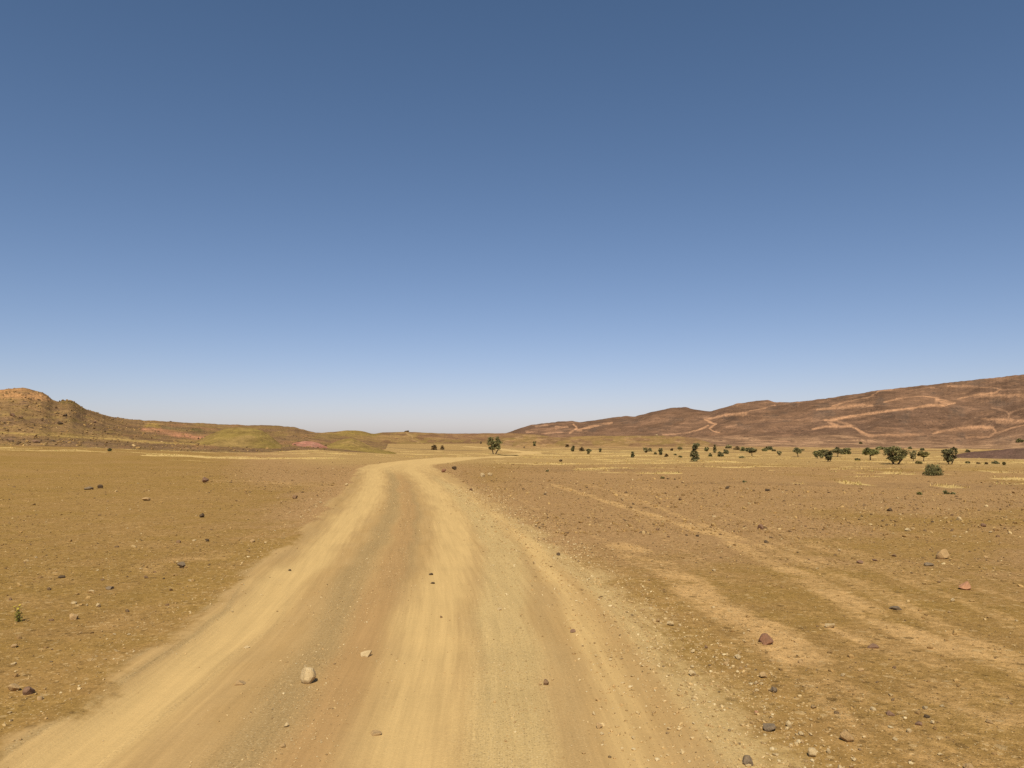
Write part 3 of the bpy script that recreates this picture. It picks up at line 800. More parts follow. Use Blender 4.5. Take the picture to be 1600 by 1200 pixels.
NAMED = [
    (483, 1057, 26, 25, 'pale', 'large rounded white stone on the dirt road, the biggest one there', .12),
    (573, 1022, 19, 9, 'pale', 'flat pale wedge of stone lying on the road behind the big white stone', .15),
    (374, 1067, 18, 6, 'tan', 'thin tan shard lying flat on the left lane of the road', .25),
    (386, 1011, 9, 4, 'pale', 'tiny pale shard on the left lane above the flat tan shard', .25),
    (447, 1133, 8, 8, 'pale', 'small round pale stone on the road below the big white stone', .15),
    (443, 1165, 9, 6, 'tan', 'small tan stone near the bottom edge of the road, under the small round pale one', .2),
    (588, 1145, 19, 5, 'tan', 'long thin sliver of tan stone across the middle of the road', .2),
    (285, 884, 14, 9, 'grey', 'dark grey rectangular stone on a pale sandy patch left of the road', .12),
    (114, 965, 13, 9, 'tan', 'light tan angular stone with a dark right side, right of the yellow flowering plant', .12),
    (44, 1081, 16, 13, 'purple', 'rounded grey-purple stone beside the tan stone at the lower left', .15),
    (22, 1076, 15, 10, 'tan', 'tan stone touching the grey-purple stone at the lower left', .2),
    (64, 1091, 9, 6, 'tan', 'small tan stone just right of the grey-purple stone', .2),
    (22, 1037, 8, 5, 'pale', 'small pale stone at the left edge above the two large lower-left stones', .2),
    (22, 1010, 8, 5, 'tan', 'small tan stone at the left edge under the yellow flowering plant', .2),
    (139, 763, 12, 6, 'grey', 'flat grey stone of the pair far out on the left plain', .2),
    (157, 761, 8, 6, 'dark', 'dark stone of the pair far out on the left plain', .15),
    (321, 751, 10, 9, 'purple', 'dark purple rock alone on the left plain on a sandy strip', .1),
    (228, 780, 12, 6, 'tan', 'tan flat-topped stone in the middle of the left plain', .2),
    (316, 806, 8, 7, 'dark', 'small dark cube-like stone between the grey stone and the purple rock', .1),
    (461, 777, 9, 6, 'brown', 'brown stone near the left edge of the road before the bend', .15),
    (96, 902, 10, 4, 'dark', 'thin dark flake on the left ground', .2),
    (172, 918, 13, 6, 'grey', 'flat grey slab half sunk left of the road', .3),
    (143, 923, 8, 4, 'pale', 'pale flat chip beside the grey sunken slab', .25),
    (153, 946, 7, 5, 'pale', 'pale stone below the grey sunken slab', .2),
    (115, 942, 8, 4, 'pale', 'pale chip above the light tan angular stone', .2),
    (280, 846, 8, 6, 'brown', 'brown stone among chips above the dark grey rectangular stone', .2),
    (324, 844, 6, 5, 'dark', 'small dark stone right of the brown chip group on the left ground', .2),
    (394, 845, 8, 5, 'tan', 'tan stone near the left margin of the road', .2),
    (298, 907, 8, 4, 'pale', 'pale flat chip below the dark grey rectangular stone', .25),
    (228, 902, 6, 5, 'brown', 'small brown stone left of the pale flat chip', .2),
    (1473, 868, 17, 14, 'tan', 'tan boulder-like rock with a dark underside on the right plain', .08),
    (1510, 917, 18, 12, 'orange', 'orange rock lying alone at the right of the plain', .12),
    (1189, 824, 10, 9, 'purple', 'purple-brown rock on the right plain beyond the sandy wheel marks', .12),
    (1344, 878, 10, 6, 'purple', 'leftmost of the four sunken purple stones in a row on the right plain', .25),
    (1367, 875, 9, 4, 'purple', 'second of the four sunken purple stones in a row on the right plain', .3),
    (1396, 868, 8, 4, 'brown', 'third of the four sunken stones in a row, brown and smallest', .25),
    (1453, 882, 15, 6, 'grey', 'flat grey sunken stone just below the tan boulder-like rock', .3),
    (1197, 1000, 22, 17, 'red', 'dark red rock set in the sandy wheel mark right of the road', .25),
    (1297, 978, 14, 8, 'pale', 'pale stone at the head of a small sandy tail on the right', .2),
    (1201, 1136, 22, 13, 'grey', 'slate grey slab poking out of the gravel at the lower right', .2),
    (1323, 1153, 20, 16, 'tan', 'square tan block, the biggest stone at the lower right', .1),
    (1271, 1178, 13, 13, 'pale', 'rounded pale stone left of the square tan block', .12),
    (1169, 1190, 18, 15, 'grey', 'round grey-tan stone at the bottom edge right of the road', .2),
    (1294, 1174, 7, 8, 'pale', 'pointed pale stone between the rounded pale stone and the square tan block', .15),
    (1335, 1187, 7, 6, 'pale', 'pale stone at the bottom edge below the square tan block', .15),
    (1331, 1198, 7, 6, 'tan', 'tan stone cut by the bottom edge below the square tan block', .2),
    (1313, 1199, 7, 6, 'pale', 'pale stone at the very bottom edge left of the tan one', .2),
    (1232, 1132, 9, 9, 'pale', 'pale cube-shaped stone just right of the slate grey slab', .12),
    (1252, 1147, 8, 6, 'pale', 'white stone in the small cluster under the pale cube-shaped stone', .15),
    (1267, 1148, 5, 5, 'pale', 'smaller white stone right of the cluster under the cube-shaped stone', .15),
    (1254, 1159, 7, 5, 'tan', 'tan stone below the white stone of the lower right cluster', .2),
    (1236, 1163, 5, 4, 'pale', 'little pale stone left of the tan one in the lower right cluster', .2),
    (1213, 1179, 7, 5, 'pale', 'pale stone between the round grey-tan and the rounded pale stones', .2),
    (1182, 1113, 7, 6, 'orange', 'orange stone above the slate grey slab', .2),
    (1210, 1079, 10, 8, 'grey', 'grey-brown rounded stone on the right margin of the road', .15),
    (1194, 1056, 14, 9, 'tan', 'tan flat stone on the right margin above a handful of pale ones', .2),
    (1181, 1068, 8, 6, 'pale', 'pale stone left below the tan flat stone on the right margin', .15),
    (1190, 1069, 6, 5, 'pale', 'small pale stone directly below the tan flat stone on the right margin', .15),
    (1182, 1079, 7, 5, 'pale', 'pale stone second below the tan flat stone on the right margin', .15),
    (1153, 1027, 10, 7, 'pale', 'pale stone below the dark red rock on the right margin', .15),
    (1135, 1037, 9, 6, 'tan', 'tan flat stone left of the pale one below the dark red rock', .2),
    (1158, 1044, 7, 5, 'tan', 'small tan stone between the flat tan pair on the right margin', .2),
    (1082, 1053, 11, 9, 'pale', 'pale stone with a dark base on the gravel edge of the road', .12),
    (1082, 1042, 6, 4, 'pale', 'tiny pale stone directly above the pale one with a dark base', .2),
    (1047, 975, 12, 7, 'pale', 'pale oval stone on the right edge of the road', .12),
    (1029, 970, 8, 6, 'tan', 'tan stone touching the pale oval one on the right edge of the road', .2),
    (1062, 977, 5, 5, 'pale', 'tiny pale stone right of the pale oval one', .2),
    (1017, 951, 6, 4, 'pale', 'pale chip above the pale oval stone on the right edge of the road', .2),
    (1004, 952, 8, 3, 'tan', 'flat tan chip left of the pale chip on the right edge of the road', .25),
    (1114, 949, 6, 4, 'pale', 'pale chip in the sandy wheel mark above the dark red rock', .2),
    (1103, 1011, 6, 6, 'brown', 'small brown stone between the pale oval stone and the dark red rock', .15),
    (1083, 1018, 7, 6, 'pale', 'pale stone under the small brown one on the right margin', .15),
    (936, 1135, 11, 8, 'tan', 'tan stone on the right lane near the bottom of the road', .15),
    (941, 1147, 6, 5, 'pale', 'small pale stone below the tan one on the right lane', .2),
    (952, 1146, 5, 4, 'pale', 'tiny pale stone right of the tan one on the right lane', .2),
    (928, 1115, 6, 7, 'pale', 'pale chip above the tan stone on the right lane', .25),
    (854, 1067, 10, 9, 'brown', 'brown stone on the grey lane in the middle of the road', .15),
    (844, 1069, 5, 5, 'tan', 'tiny tan stone touching the brown one on the grey lane', .2),
    (895, 986, 9, 5, 'purple', 'purplish stone on the grey lane of the road', .2),
    (954, 1031, 5, 4, 'pale', 'tiny pale stone on the bright right lane of the road', .2),
    (781, 952, 8, 5, 'pale', 'pale flat stone on the grey lane farther up the road', .25),
    (673, 897, 7, 4, 'dark', 'dark chip on the middle lane of the road', .2),
    (676, 911, 8, 3, 'dark', 'second dark chip just below the other on the middle lane', .25),
    (689, 964, 5, 4, 'brown', 'tiny brown stone in the middle lane below the dark chips', .2),
    (453, 891, 5, 3, 'dark', 'tiny dark chip on the left lane of the road', .2),
    (873, 866, 7, 5, 'dark', 'dark stone on the right shoulder of the road', .15),
    (1362, 1009, 18, 9, 'purple', 'pinkish slab sunk in the ground right of the pale stone with the sandy tail', .42),
    (1401, 949, 20, 8, 'grey', 'grey slab sunk level with the ground on the right', .42),
    (1391, 1114, 13, 8, 'purple', 'purple stone sunk in the ground at the lower right', .35),
    (1437, 1130, 12, 7, 'purple', 'pinkish-purple stone next to a white one at the lower right', .35),
    (1457, 1129, 6, 6, 'pale', 'bright white chip right of the pinkish-purple stone', .15),
    (1421, 1143, 7, 6, 'pale', 'pale chip below the pinkish-purple stone', .2),
    (1317, 1055, 6, 5, 'pale', 'pale chip right of the thin sandy wheel mark on the right', .2),
    (1346, 1047, 8, 6, 'tan', 'tan stone right of the pale chip beside the thin sandy wheel mark', .2),
    (1363, 1107, 10, 6, 'pale', 'pale elongated stone left of the sunken purple stone', .25),
    (1250, 1034, 9, 6, 'tan', 'tan stone in the sandy wheel mark below the dark red rock', .25),
    (1514, 1199, 14, 8, 'tan', 'tan stone cut by the bottom edge at the far lower right', .2),
    (753, 743, 9, 7, 'pale', 'left one of two pale round stones right of the road bend', .1),
    (765, 741, 9, 7, 'pale', 'right one of two pale round stones right of the road bend', .1),
    (710, 732, 8, 6, 'dark', 'dark stone on the inner side of the road bend', .1),
    (693, 736, 8, 6, 'red', 'reddish stone on the inner side of the road bend', .1),
    (542, 757, 6, 5, 'pale', 'white stone on the outer side of the road bend', .1),
    (876, 720, 6, 4, 'dark', 'dark stone on the rise right of the road, before the small trees', .1),
    (1391, 797, 10, 5, 'dark', 'dark flat stone in the stony band on the right plain', .15),
    (1499, 811, 6, 6, 'pale', 'white chip standing in the stony band on the right', .1),
    (1418, 828, 9, 5, 'pale', 'white stone alone below the stony band on the right', .2),
    (1537, 821, 7, 6, 'purple', 'purple stone at the right end of the stony band', .15),
    (1136, 762, 7, 5, 'dark', 'dark stone on top of the stony band right of the road', .1),
    (1200, 766, 8, 5, 'dark', 'dark stone farther right on top of the stony band', .1),
    (1116, 891, 7, 5, 'pale', 'pale stone between the two sandy wheel marks', .2),
    (1312, 860, 5, 4, 'pale', 'little white stone left of the row of sunken purple stones', .2),
    (1490, 938, 6, 5, 'pale', 'little pale stone below the orange rock', .2),
    (1541, 871, 6, 4, 'tan', 'small tan stone right of the tan boulder-like rock', .2),
    (736, 765, 6, 5, 'brown', 'brown stone on the right lip of the road after the bend', .1),
]
for px, py, wp, hp, mt, lab, sk in NAMED:
    stone(px, py, wp, hp, mt, lab, sink=sk)

# stones nothing tells apart: copies of fourteen shapes
ZONES = [   # count, column range, row range, width range in cm, weights of pale/tan/brown/dark, place
    (46, (5, 500), (745, 1000), (3.5, 8), (.22, .36, .32, .10), 'bare ground left of the road'),
    (30, (430, 640), (722, 790), (7, 14), (.1, .3, .4, .2), 'stony ground outside the road bend'),
    (34, (690, 1000), (728, 800), (6, 12), (.15, .35, .38, .12), 'stony ground inside the road bend'),
    (52, (1000, 1590), (752, 850), (6, 12), (.12, .28, .38, .22), 'stony band on the right plain'),
    (20, (980, 1590), (880, 1190), (2.5, 6), (.4, .35, .15, .1), 'open ground right of the road'),
]
kinds = ('pale', 'tan', 'brown', 'dark')
words_ = {'pale': 'pale', 'tan': 'light tan', 'brown': 'brown', 'dark': 'dark'}
for cnt, cr, rr_, wr, wt, place in ZONES:
    n = 0
    while n < cnt:
        px = random.uniform(*cr); py = rr_[0] + (rr_[1] - rr_[0]) * random.random() ** 1.25
        x, y, r = on_ground(px, py)
        if abs(float(road_u(x, y))) < 2.9 or r > 75: continue
        kd = random.choices(kinds, wt)[0]
        src = random.choice(ROCKS)
        key = src.name + kd
        me = bpy.data.meshes.get(key)
        if me is None:
            me = src.copy(); me.name = key; me.materials.append(SM[kd])
        s = random.uniform(*wr) / 200
        hz = s * random.uniform(.45, .85)
        z = float(surf_z(np.array([x]), np.array([y]))[0])
        o = link('stone', me, None, None, (x, y, z + hz * .45), (random.uniform(-.2, .2), random.uniform(-.2, .2), random.uniform(0, 6.28)))
        o.scale = (s, s * random.uniform(.7, 1.0), hz)
        tag(o, 'small %s stone strewn among others over the %s' % (words_[kd], place), 'stone', 'small %s stones on the %s' % (words_[kd], place))
        n += 1

# loose gravel, far too many pieces to count
G = Mat('gravel', .9, .15)
gn = G.noise(90, 3)
GRAVEL = G.done(G.scale(G.at('col', True), G.rng(gn, .3, .7, .85, 1.15, False)))
PAL = np.array([(.44, .305, .14), (.385, .25, .10), (.325, .20, .075), (.25, .152, .06), (.155, .098, .05), (.51, .385, .20)])
PALR = np.array([(.50, .365, .185), (.455, .315, .145), (.40, .262, .115), (.32, .21, .095), (.20, .135, .07), (.56, .44, .25)])
def scatter(name, label, x, y, size, colw, z=None, tall=.7, sink=.3, seed=1, mat=None, pal=PAL, base=None, faces=None):
    B0 = I1 if base is None else base; FF = F1 if faces is None else faces
    r = np.random.default_rng(seed)
    n = len(x)
    if z is None: z = surf_z(x, y)
    base = B0[None] * (1 + r.normal(0, .16, (n, len(B0), 1)))
    base = base * np.stack([r.uniform(.7, 1.25, n), r.uniform(.6, 1.1, n), tall * r.uniform(.55, 1.1, n)], 1)[:, None, :]
    a = r.uniform(0, 6.28, n); ca, sa = np.cos(a), np.sin(a)
    tl = r.normal(0, .25, n)
    bx = base[:, :, 0] * ca[:, None] - base[:, :, 1] * sa[:, None]
    by = base[:, :, 0] * sa[:, None] + base[:, :, 1] * ca[:, None]
    bz = base[:, :, 2] + bx * tl[:, None]
    s = (size / 2)[:, None]
    V = np.stack([x[:, None] + bx * s, y[:, None] + by * s, z[:, None] + bz * s + s * tall * (1 - 2 * sink)], -1).reshape(-1, 3)
    Fx = (np.arange(n)[:, None, None] * len(B0) + FF[None]).reshape(-1, 3)
    me = mesh_from(name, V, tris=Fx)
    ci = r.choice(len(pal), n, p=np.array(colw) / sum(colw))
    col = pal[ci] * r.uniform(.8, 1.15, (n, 1))
    cattr(me, 'col', np.repeat(col, len(B0), 0))
    return tag(link(name, me, mat or GRAVEL), label, kind='stuff')

def wedge(n, r0, r1, a0, a1, seed, p=1.0):
    r = np.random.default_rng(seed)
    R = r0 * (r1 / r0) ** (r.random(n) ** p); A = np.radians(r.uniform(a0, a1, n))
    return R * np.sin(A), R * np.cos(A), R, r

def powsize(r, n, lo, hi, k=2.2):
    u = r.random(n)
    return (lo ** (1 - k) + u * (hi ** (1 - k) - lo ** (1 - k))) ** (1 / (1 - k))

# on the open ground
x, y, R, r = wedge(15000, 4.2, 60, -37, 37, 901)
u = road_u(x, y)
keep = (np.abs(u) > 3.3) & (r.random(len(x)) < .25 + .9 * ss(.35, .65, fbm(x / 2.2, y / 2.2, 3, 911)))
x, y, R = x[keep], y[keep], R[keep]
scatter('gravel', 'loose pebbles scattered over the bare desert ground', x, y, np.clip(powsize(r, len(x), .009, .08, 2.5) * (.6 + R / 26), .008, .13), (1.0, 2.4, 4, 3, 1.3, .25), seed=2)
# gravelly right shoulder and left margin of the track
x, y, R, r = wedge(15000, 4.2, 40, -37, 37, 921)
yy = 4.2 * (34 / 4.2) ** r.random(len(x))
us = np.where(r.random(len(x)) < .9, r.normal(2.75, .55, len(x)), r.normal(-2.9, .3, len(x)))
xx = np.interp(yy, _yy, _xx) + us
scatter('gravel', 'pale gravel thrown to the edges of the dirt road', xx, yy, np.clip(powsize(r, len(xx), .009, .05, 2.6) * (.7 + yy / 30), .008, .07), (3, 3.4, 2.4, 1.1, .3, .9), seed=3, pal=PALR)
# gravel between the wheel lanes
yy = 4.2 * (40 / 4.2) ** r.random(12000)
L = lanes(yy)
pick = r.random(len(yy))
us = np.where(pick < .4, L['gravel'], np.where(pick < .75, L['grey'], L['hump'])) + r.normal(0, .3, len(yy))
keep = fbm(us * 2, yy / 1.5, 3, 931) > .42
us, yy = us[keep], yy[keep]
xx = np.interp(yy, _yy, _xx) + us
scatter('gravel', 'fine gravel left between the wheel lanes of the dirt road', xx, yy, np.clip(powsize(r, len(xx), .007, .03, 2.8) * (.7 + yy / 30), .006, .04), (3, 3, 2, 1, .3, .8), seed=4, pal=PALR)
# stony bands on the plain
x, y, R, r = wedge(22000, 15, 75, -22, 37, 941)
u = road_u(x, y); az = np.degrees(np.arctan2(x, y))
den = ss(.40, .62, fbm(x / 8, y / 4, 3, 951)) * (np.where(az > -4, 1, ss(26, 40, R)))
den = np.maximum(den, ss(23, 26, R) * (1 - ss(34, 38, R)) * ss(1, 9, az) * (.6 + .5 * fbm(x / 2, y / 1.2, 2, 953)))
keep = (np.abs(u) > 2.9) & (r.random(len(x)) < den)
x, y, R = x[keep], y[keep], R[keep]
scatter('gravel', 'brown stones lying thick in bands across the plain', x, y, np.clip(powsize(r, len(x), .025, .16, 2.8), .025, .16), (.6, 2.2, 3.2, 3, 1.5, .25), seed=5)
OCT = np.array([(1, 0, 0), (0, 1, 0), (-1, 0, 0), (0, -1, 0), (0, 0, 1), (0, 0, -.6)], float)
FOCT = np.array([(0, 1, 4), (1, 2, 4), (2, 3, 4), (3, 0, 4), (1, 0, 5), (2, 1, 5), (3, 2, 5), (0, 3, 5)])
x, y, R, r = wedge(62000, 4.2, 17, -37, 37, 981)
keep = (np.abs(road_u(x, y)) > 3.0) & (r.random(len(x)) < .30 + .8 * ss(.36, .6, fbm(x / 1.1, y / 1.1, 3, 983)))
x, y, R = x[keep], y[keep], R[keep]
scatter('gravel', 'fine grit covering the bare ground close by', x, y, powsize(r, len(x), .006, .022, 2.6) * (.7 + R / 22), (1.6, 3, 4, 3, 1.6, .5), seed=7, base=OCT, faces=FOCT)
x, y, R, r = wedge(70000, 14, 72, -37, 37, 985, .85)
az = np.degrees(np.arctan2(x, y))
den = .22 + 1.2 * ss(23, 26, R) * (1 - ss(34, 38, R)) * ss(1, 9, az) + .9 * ss(.42, .6, fbm(x / 6, y / 3, 3, 987)) * np.where(az > -3, 1, .35 + .65 * ss(-24, -14, az))
keep = (np.abs(road_u(x, y)) > 2.9) & (r.random(len(x)) < den)
x, y, R = x[keep], y[keep], R[keep]
scatter('gravel', 'small stones and grit lying over the middle distance of the plain', x, y, np.clip(powsize(r, len(x), .016, .07, 2.6) * (.7 + R / 70), .015, .09), (1.4, 3, 3.6, 3, 1.8, .4), seed=8, base=OCT, faces=FOCT)
# rubble on the left hill
hd = LEFT
nr, ncol = hd['R'].shape
r = np.random.default_rng(961)
i = r.integers(2, hd['nf'] - 2, 26000); j = r.integers(0, ncol - 1, 26000)
fi = r.random(26000)
Rr = hd['R'][i, j] * (1 - fi) + hd['R'][i + 1, j] * fi; Zr = hd['Z'][i, j] * (1 - fi) + hd['Z'][i + 1, j] * fi
Az = hd['az'][j] + r.uniform(-.0003, .0003, 26000)
keep = (r.random(26000) < .3 + .9 * ss(.42, .6, fbm(hd['px'][j] / 14, Zr / 1.2, 3, 965))) & (Rr < 300) & (hd['px'][j] > -150) & (hd['px'][j] < 520)
keep &= ~((Zr > 12) & (hd['px'][j] < 95) & (r.random(26000) < .8))
Rr, Zr, Az = Rr[keep], Zr[keep], Az[keep]
scatter('rubble', 'dark broken rocks covering the slope of the left hill', Rr * np.sin(Az), Rr * np.cos(Az), powsize(r, len(Rr), .12, .75, 2.5), (.2, .8, 2.2, 3.2, 2.6, 0), z=Zr, seed=6)

# boulders that stand out on the left hill and the far rises
for px, py, wp, hp, mt, lab in [
    (94, 662, 10, 7, 'dark', 'blackish boulder halfway up the left hill below the olive knob'),
    (20, 648, 9, 6, 'purple', 'dark purple boulder high on the left hill under the orange summit'),
    (33, 652, 8, 6, 'brown', 'brown boulder right below the dark purple one on the left hill'),
    (102, 649, 9, 6, 'dark', 'dark boulder below the olive knob of the left hill'),
    (148, 660, 6, 4, 'purple', 'dark boulder on the right shoulder of the left hill'),
    (55, 690, 16, 5, 'purple', 'long purple ledge of rock at the foot of the left hill'),
    (15, 687, 14, 4, 'purple', 'purple ledge of rock at the left edge of the picture at the hill foot'),
    (83, 689, 8, 3, 'dark', 'flat dark rock right of the long purple ledge'),
    (101, 691, 7, 3, 'dark', 'flat dark rock second right of the long purple ledge'),
    (93, 627, 3, 3, 'dark', 'small dark rock standing on the skyline beside the olive knob'),
    (310, 686, 4, 4, 'dark', 'left one of two dark rocks below the orange clay patch'),
    (315.5, 686, 3, 4, 'dark', 'right one of two dark rocks below the orange clay patch'),
    (267, 658.5, 5, 2, 'dark', 'low dark rock on the skyline right of the left hill')]:
    stone(px, py, wp * .75, hp * .75, mt, lab, 'boulder', 'boulder', 'boulders on the left hill', where=on_hill(LEFT, px, py + hp * .3), sink=.2)
stone(636, 674.0, 9, 2.6, 'dark', 'flat dark outcrop on top of the low ridge in the middle of the skyline', 'rock_outcrop', 'rock', where=on_hill(RIDGE, 636, 675), sink=.1, depth=.6)
stone(1026, 679.6, 4.5, 2, 'pale', 'single bright white rock at the foot of the dark hill range', 'white_rock', 'rock', where=on_hill(TERRACE, 1026, 680.5), sink=.1)
stone(751, 690, 4, 4, 'dark', 'dark rock left of the two-stemmed tree near the ridge foot', 'boulder', 'boulder', where=(lambda q: (q[0], q[1], float(ground_raw(q[0], q[1])), q[2]))(on_ground(751, 693.5, 125)), sink=.1)
stone(819, 698.5, 4, 3, 'dark', 'dark rock right of the two-stemmed tree', 'boulder', 'boulder', where=(lambda q: (q[0], q[1], float(ground_raw(q[0], q[1])), q[2]))(on_ground(819, 700, 125)), sink=.1)

# ------------------------------------------------------------------ dry grass on the plain
GM = Mat('dry_grass', .8, .1)
DRY = GM.done(GM.scale(GM.at('col', True), 1.0))
def grass_field():
    x, y, R, r = wedge(64000, 36, 240, -36, 37, 971, .8)
    sand, pink, grass, dark, gold = soil(x, y)
    keep = (r.random(len(x)) < grass ** 1.3 * .5) & (np.abs(road_u(x, y)) > 3.2)
    x, y, R = x[keep], y[keep], R[keep]
    n = len(x); B = 6
    hgt = r.uniform(.05, .16, (n, B)) * (1 + .6 * ss(90, 160, R))[:, None]
    a = r.uniform(0, 6.28, (n, B)); lean = r.uniform(.2, .9, (n, B)) * hgt
    ox = x[:, None] + r.normal(0, .10, (n, B)); oy = y[:, None] + r.normal(0, .10, (n, B))
    oz = np.broadcast_to(surf_z(x, y)[:, None] - .01, ox.shape)
    wd = .022
    p0 = np.stack([ox - np.sin(a) * wd, oy + np.cos(a) * wd, oz], -1); p1 = np.stack([ox + np.sin(a) * wd, oy - np.cos(a) * wd, oz], -1)
    p2 = np.stack([ox + np.cos(a) * lean, oy + np.sin(a) * lean, oz + hgt], -1)
    V = np.stack([p0, p1, p2], 2).reshape(-1, 3)
    me = mesh_from('dry_grass', V, tris=np.arange(len(V)).reshape(-1, 3))
    c = np.array([.50, .355, .14])[None] * r.uniform(.75, 1.12, (n, 1)) + np.array([-.10, -.02, -.03])[None] * (r.random((n, 1)) < .12)
    cattr(me, 'col', np.repeat(c, B * 3, 0))
    tag(link('dry_grass', me, DRY), 'short dry yellow grass in patches on the plain', kind='stuff')
grass_field()

# ------------------------------------------------------------------ trees and shrubs
def leaf_mat(name, k=1.0):
    M = Mat(name, .7, .2)
    c = M.scale(M.at('col', True), k)
    M.put(M.b.inputs['Subsurface Weight'], 0.0)
    return M.done(c)
LEAF = leaf_mat('acacia_leaves')
BK = Mat('bark', .9, .1)
BARK = BK.done(BK.scale(BK.mix(BK.rng(BK.noise(9, 4), .35, .65), (.13, .09, .055), (.075, .052, .035)), 1.0))

def tube(V, F, pts, rad, sides=6):
    b = len(V)
    for k, p in enumerate(pts):
        d = (Vector(pts[min(k + 1, len(pts) - 1)]) - Vector(pts[max(k - 1, 0)])).normalized()
        a = d.cross(Vector((.3, .9, .1))).normalized(); c = d.cross(a)
        for s in range(sides):
            t = 6.2832 * s / sides
            V.append(tuple(Vector(p) + (a * math.cos(t) + c * math.sin(t)) * rad[k]))
    for k in range(len(pts) - 1):
        for s in range(sides):
            s2 = (s + 1) % sides
            F.append((b + k * sides + s, b + k * sides + s2, b + (k + 1) * sides + s2))
            F.append((b + k * sides + s, b + (k + 1) * sides + s2, b + (k + 1) * sides + s))

GREENS = {'green': (.150, .140, .056), 'dark': (.132, .122, .054), 'pale': (.21, .18, .085), 'olive': (.155, .128, .044), 'fresh': (.155, .152, .050), 'brown': (.16, .11, .05)}
def plant(px, py, hpx, wpx, form, green, label, name='acacia_tree', cat='tree', group='trees and shrubs on the plain', where=None, rmin=40):
    if where is None:
        x, y, r = on_ground(px, py, rmin)
        z = float(surf_z(np.array([x]), np.array([y]))[0])
    else:
        x, y, z, r = where
    k = r / FPX
    H = hpx * k; W = wpx * k
    rg = np.random.default_rng(int(px * 31 + py * 17))
    root = bpy.data.objects.new(name, None); COL.objects.link(root)
    root.location = (x, y, z); root.rotation_euler = (0, 0, math.atan2(-x, y))
    root.empty_display_size = .3
    tag(root, label, cat, group)
    big = max(hpx, wpx)
    nc = int(np.clip(big * 2.4, 10, 80))
    # where the leaf clumps sit, in units of half width and height
    C = []
    while len(C) < nc:
        u = rg.uniform(-1, 1, 2); 
        if u[0] ** 2 + u[1] ** 2 > 1: continue
        q = math.hypot(*u)
        if form == 'umbrella':
            h = rg.uniform(.52, .97) - .20 * q * q + .10 * math.sin(u[0] * 5 + px)
            if h < .50 + .30 * q - .12: continue
            c = (u[0], u[1], h)
        elif form == 'vase':
            h = rg.uniform(.28, .98)
            wd = .35 + .65 * ss(.2, .75, h)
            c = (u[0] * wd, u[1] * wd, h - .12 * q * q)
        elif form == 'forked':
            side = -1 if rg.random() < .48 else 1
            h = rg.uniform(.30, .97)
            wd = .52 * math.sin(math.pi * min(1, (h - .18) / .82) ** .75) + .06
            c = (side * .44 + u[0] * wd + (0.05 if side > 0 else -0.02), u[1] * wd, h)
            if abs(c[0]) < .10 and h > .75: continue
        elif form == 'column':
            h = rg.uniform(.04, .98)
            wd = 1.0 - .28 * ss(.1, .5, h) - .40 * np.exp(-((h - .68) / .10) ** 2) + .12 * ss(.78, .92, h)
            c = (u[0] * wd * .92 + .18 * ss(.7, .95, h), u[1] * wd * .9, h)
        elif form == 'slender':
            h = rg.uniform(.08, .98); wd = .45 + .55 * math.sin(h * 9 + px) ** 2
            c = (u[0] * wd, u[1] * wd, h)
        elif form == 'sparse':
            h = rg.uniform(.3, .97)
            if q < .3: continue
            c = (u[0] * (.4 + .6 * h), u[1] * (.4 + .6 * h), h)
        else:   # bush
            h = rg.uniform(.05, .95) * math.sqrt(max(0, 1 - q * q * .8))
            c = (u[0], u[1], h)
        C.append(c)
    C = np.array(C, float)
    C[:, 0] = C[:, 0] * W / 2 * .80; C[:, 1] = C[:, 1] * W / 2 * .80; C[:, 2] = C[:, 2] * H * .90
    # limbs
    V, F = [], []
    tr = max(.035, .030 * W) if form not in ('bush',) else max(.015, .015 * W)
    nl = 5 if form in ('umbrella', 'vase', 'forked', 'sparse') else 3
    if form == 'bush':
        for m in range(5):
            e = C[rg.integers(nc)]
            tube(V, F, [(e[0] * .15, e[1] * .15, -.05), tuple(e * [.6, .6, .55]), tuple(e)], [tr, tr * .7, tr * .3])
    else:
        stems = [(-.06 * W, .02), (.10 * W, -.02)] if form in ('forked', 'vase') else [(0, 0)]
        for si, (sx, sy) in enumerate(stems):
            fork = H * (.34 if form != 'column' else .5)
            lean = (sx * 1.6 + rg.uniform(-.04, .04) * W, rg.uniform(-.04, .04) * W)
            tube(V, F, [(sx * .6, sy, -.1), (sx + lean[0] * .4, lean[1] * .4, fork * .5), (sx + lean[0], lean[1], fork)], [tr * 1.25, tr, tr * .8])
            far = C[np.argsort(-C[:, 2] - .5 * np.abs(C[:, 0]))][: max(nl * 3, 6)]
            if len(stems) == 2:
                f2 = far[np.sign(far[:, 0]) == (-1 if si == 0 else 1)]
                far = f2 if len(f2) else far
            for m in range(nl):
                e = far[rg.integers(len(far))]
                mid = np.array([sx + lean[0], lean[1], fork]) * .45 + e * .55 + np.array([0, 0, -.05 * H])
                tube(V, F, [(sx + lean[0], lean[1], fork * .96), tuple(mid), tuple(e)], [tr * .65, tr * .42, tr * .18], 5)
    me = mesh_from('trunk', V, tris=F, smooth=True)
    link('trunk', me, BARK, root)
    # leaves
    nleaf = int(np.clip(18 + big * .8, 20, 46))
    rad = np.clip(.125 * W * rg.uniform(.5, 1.35, nc), .05, .40)
    if form in ('sparse',): rad *= .7; nleaf = int(nleaf * .6)
    ls = max(.035, .0022 * r * .45) * (1.0 if r > 60 else .8)
    d = rg.normal(size=(nc, nleaf, 3)); d /= np.linalg.norm(d, axis=2, keepdims=True)
    d *= (rg.random((nc, nleaf, 1)) ** .5) * rad[:, None, None]
    d[:, :, 2] *= .62
    p = (C[:, None, :] + d).reshape(-1, 3)
    p[:, 2] = np.maximum(p[:, 2], .02)
    m = len(p)
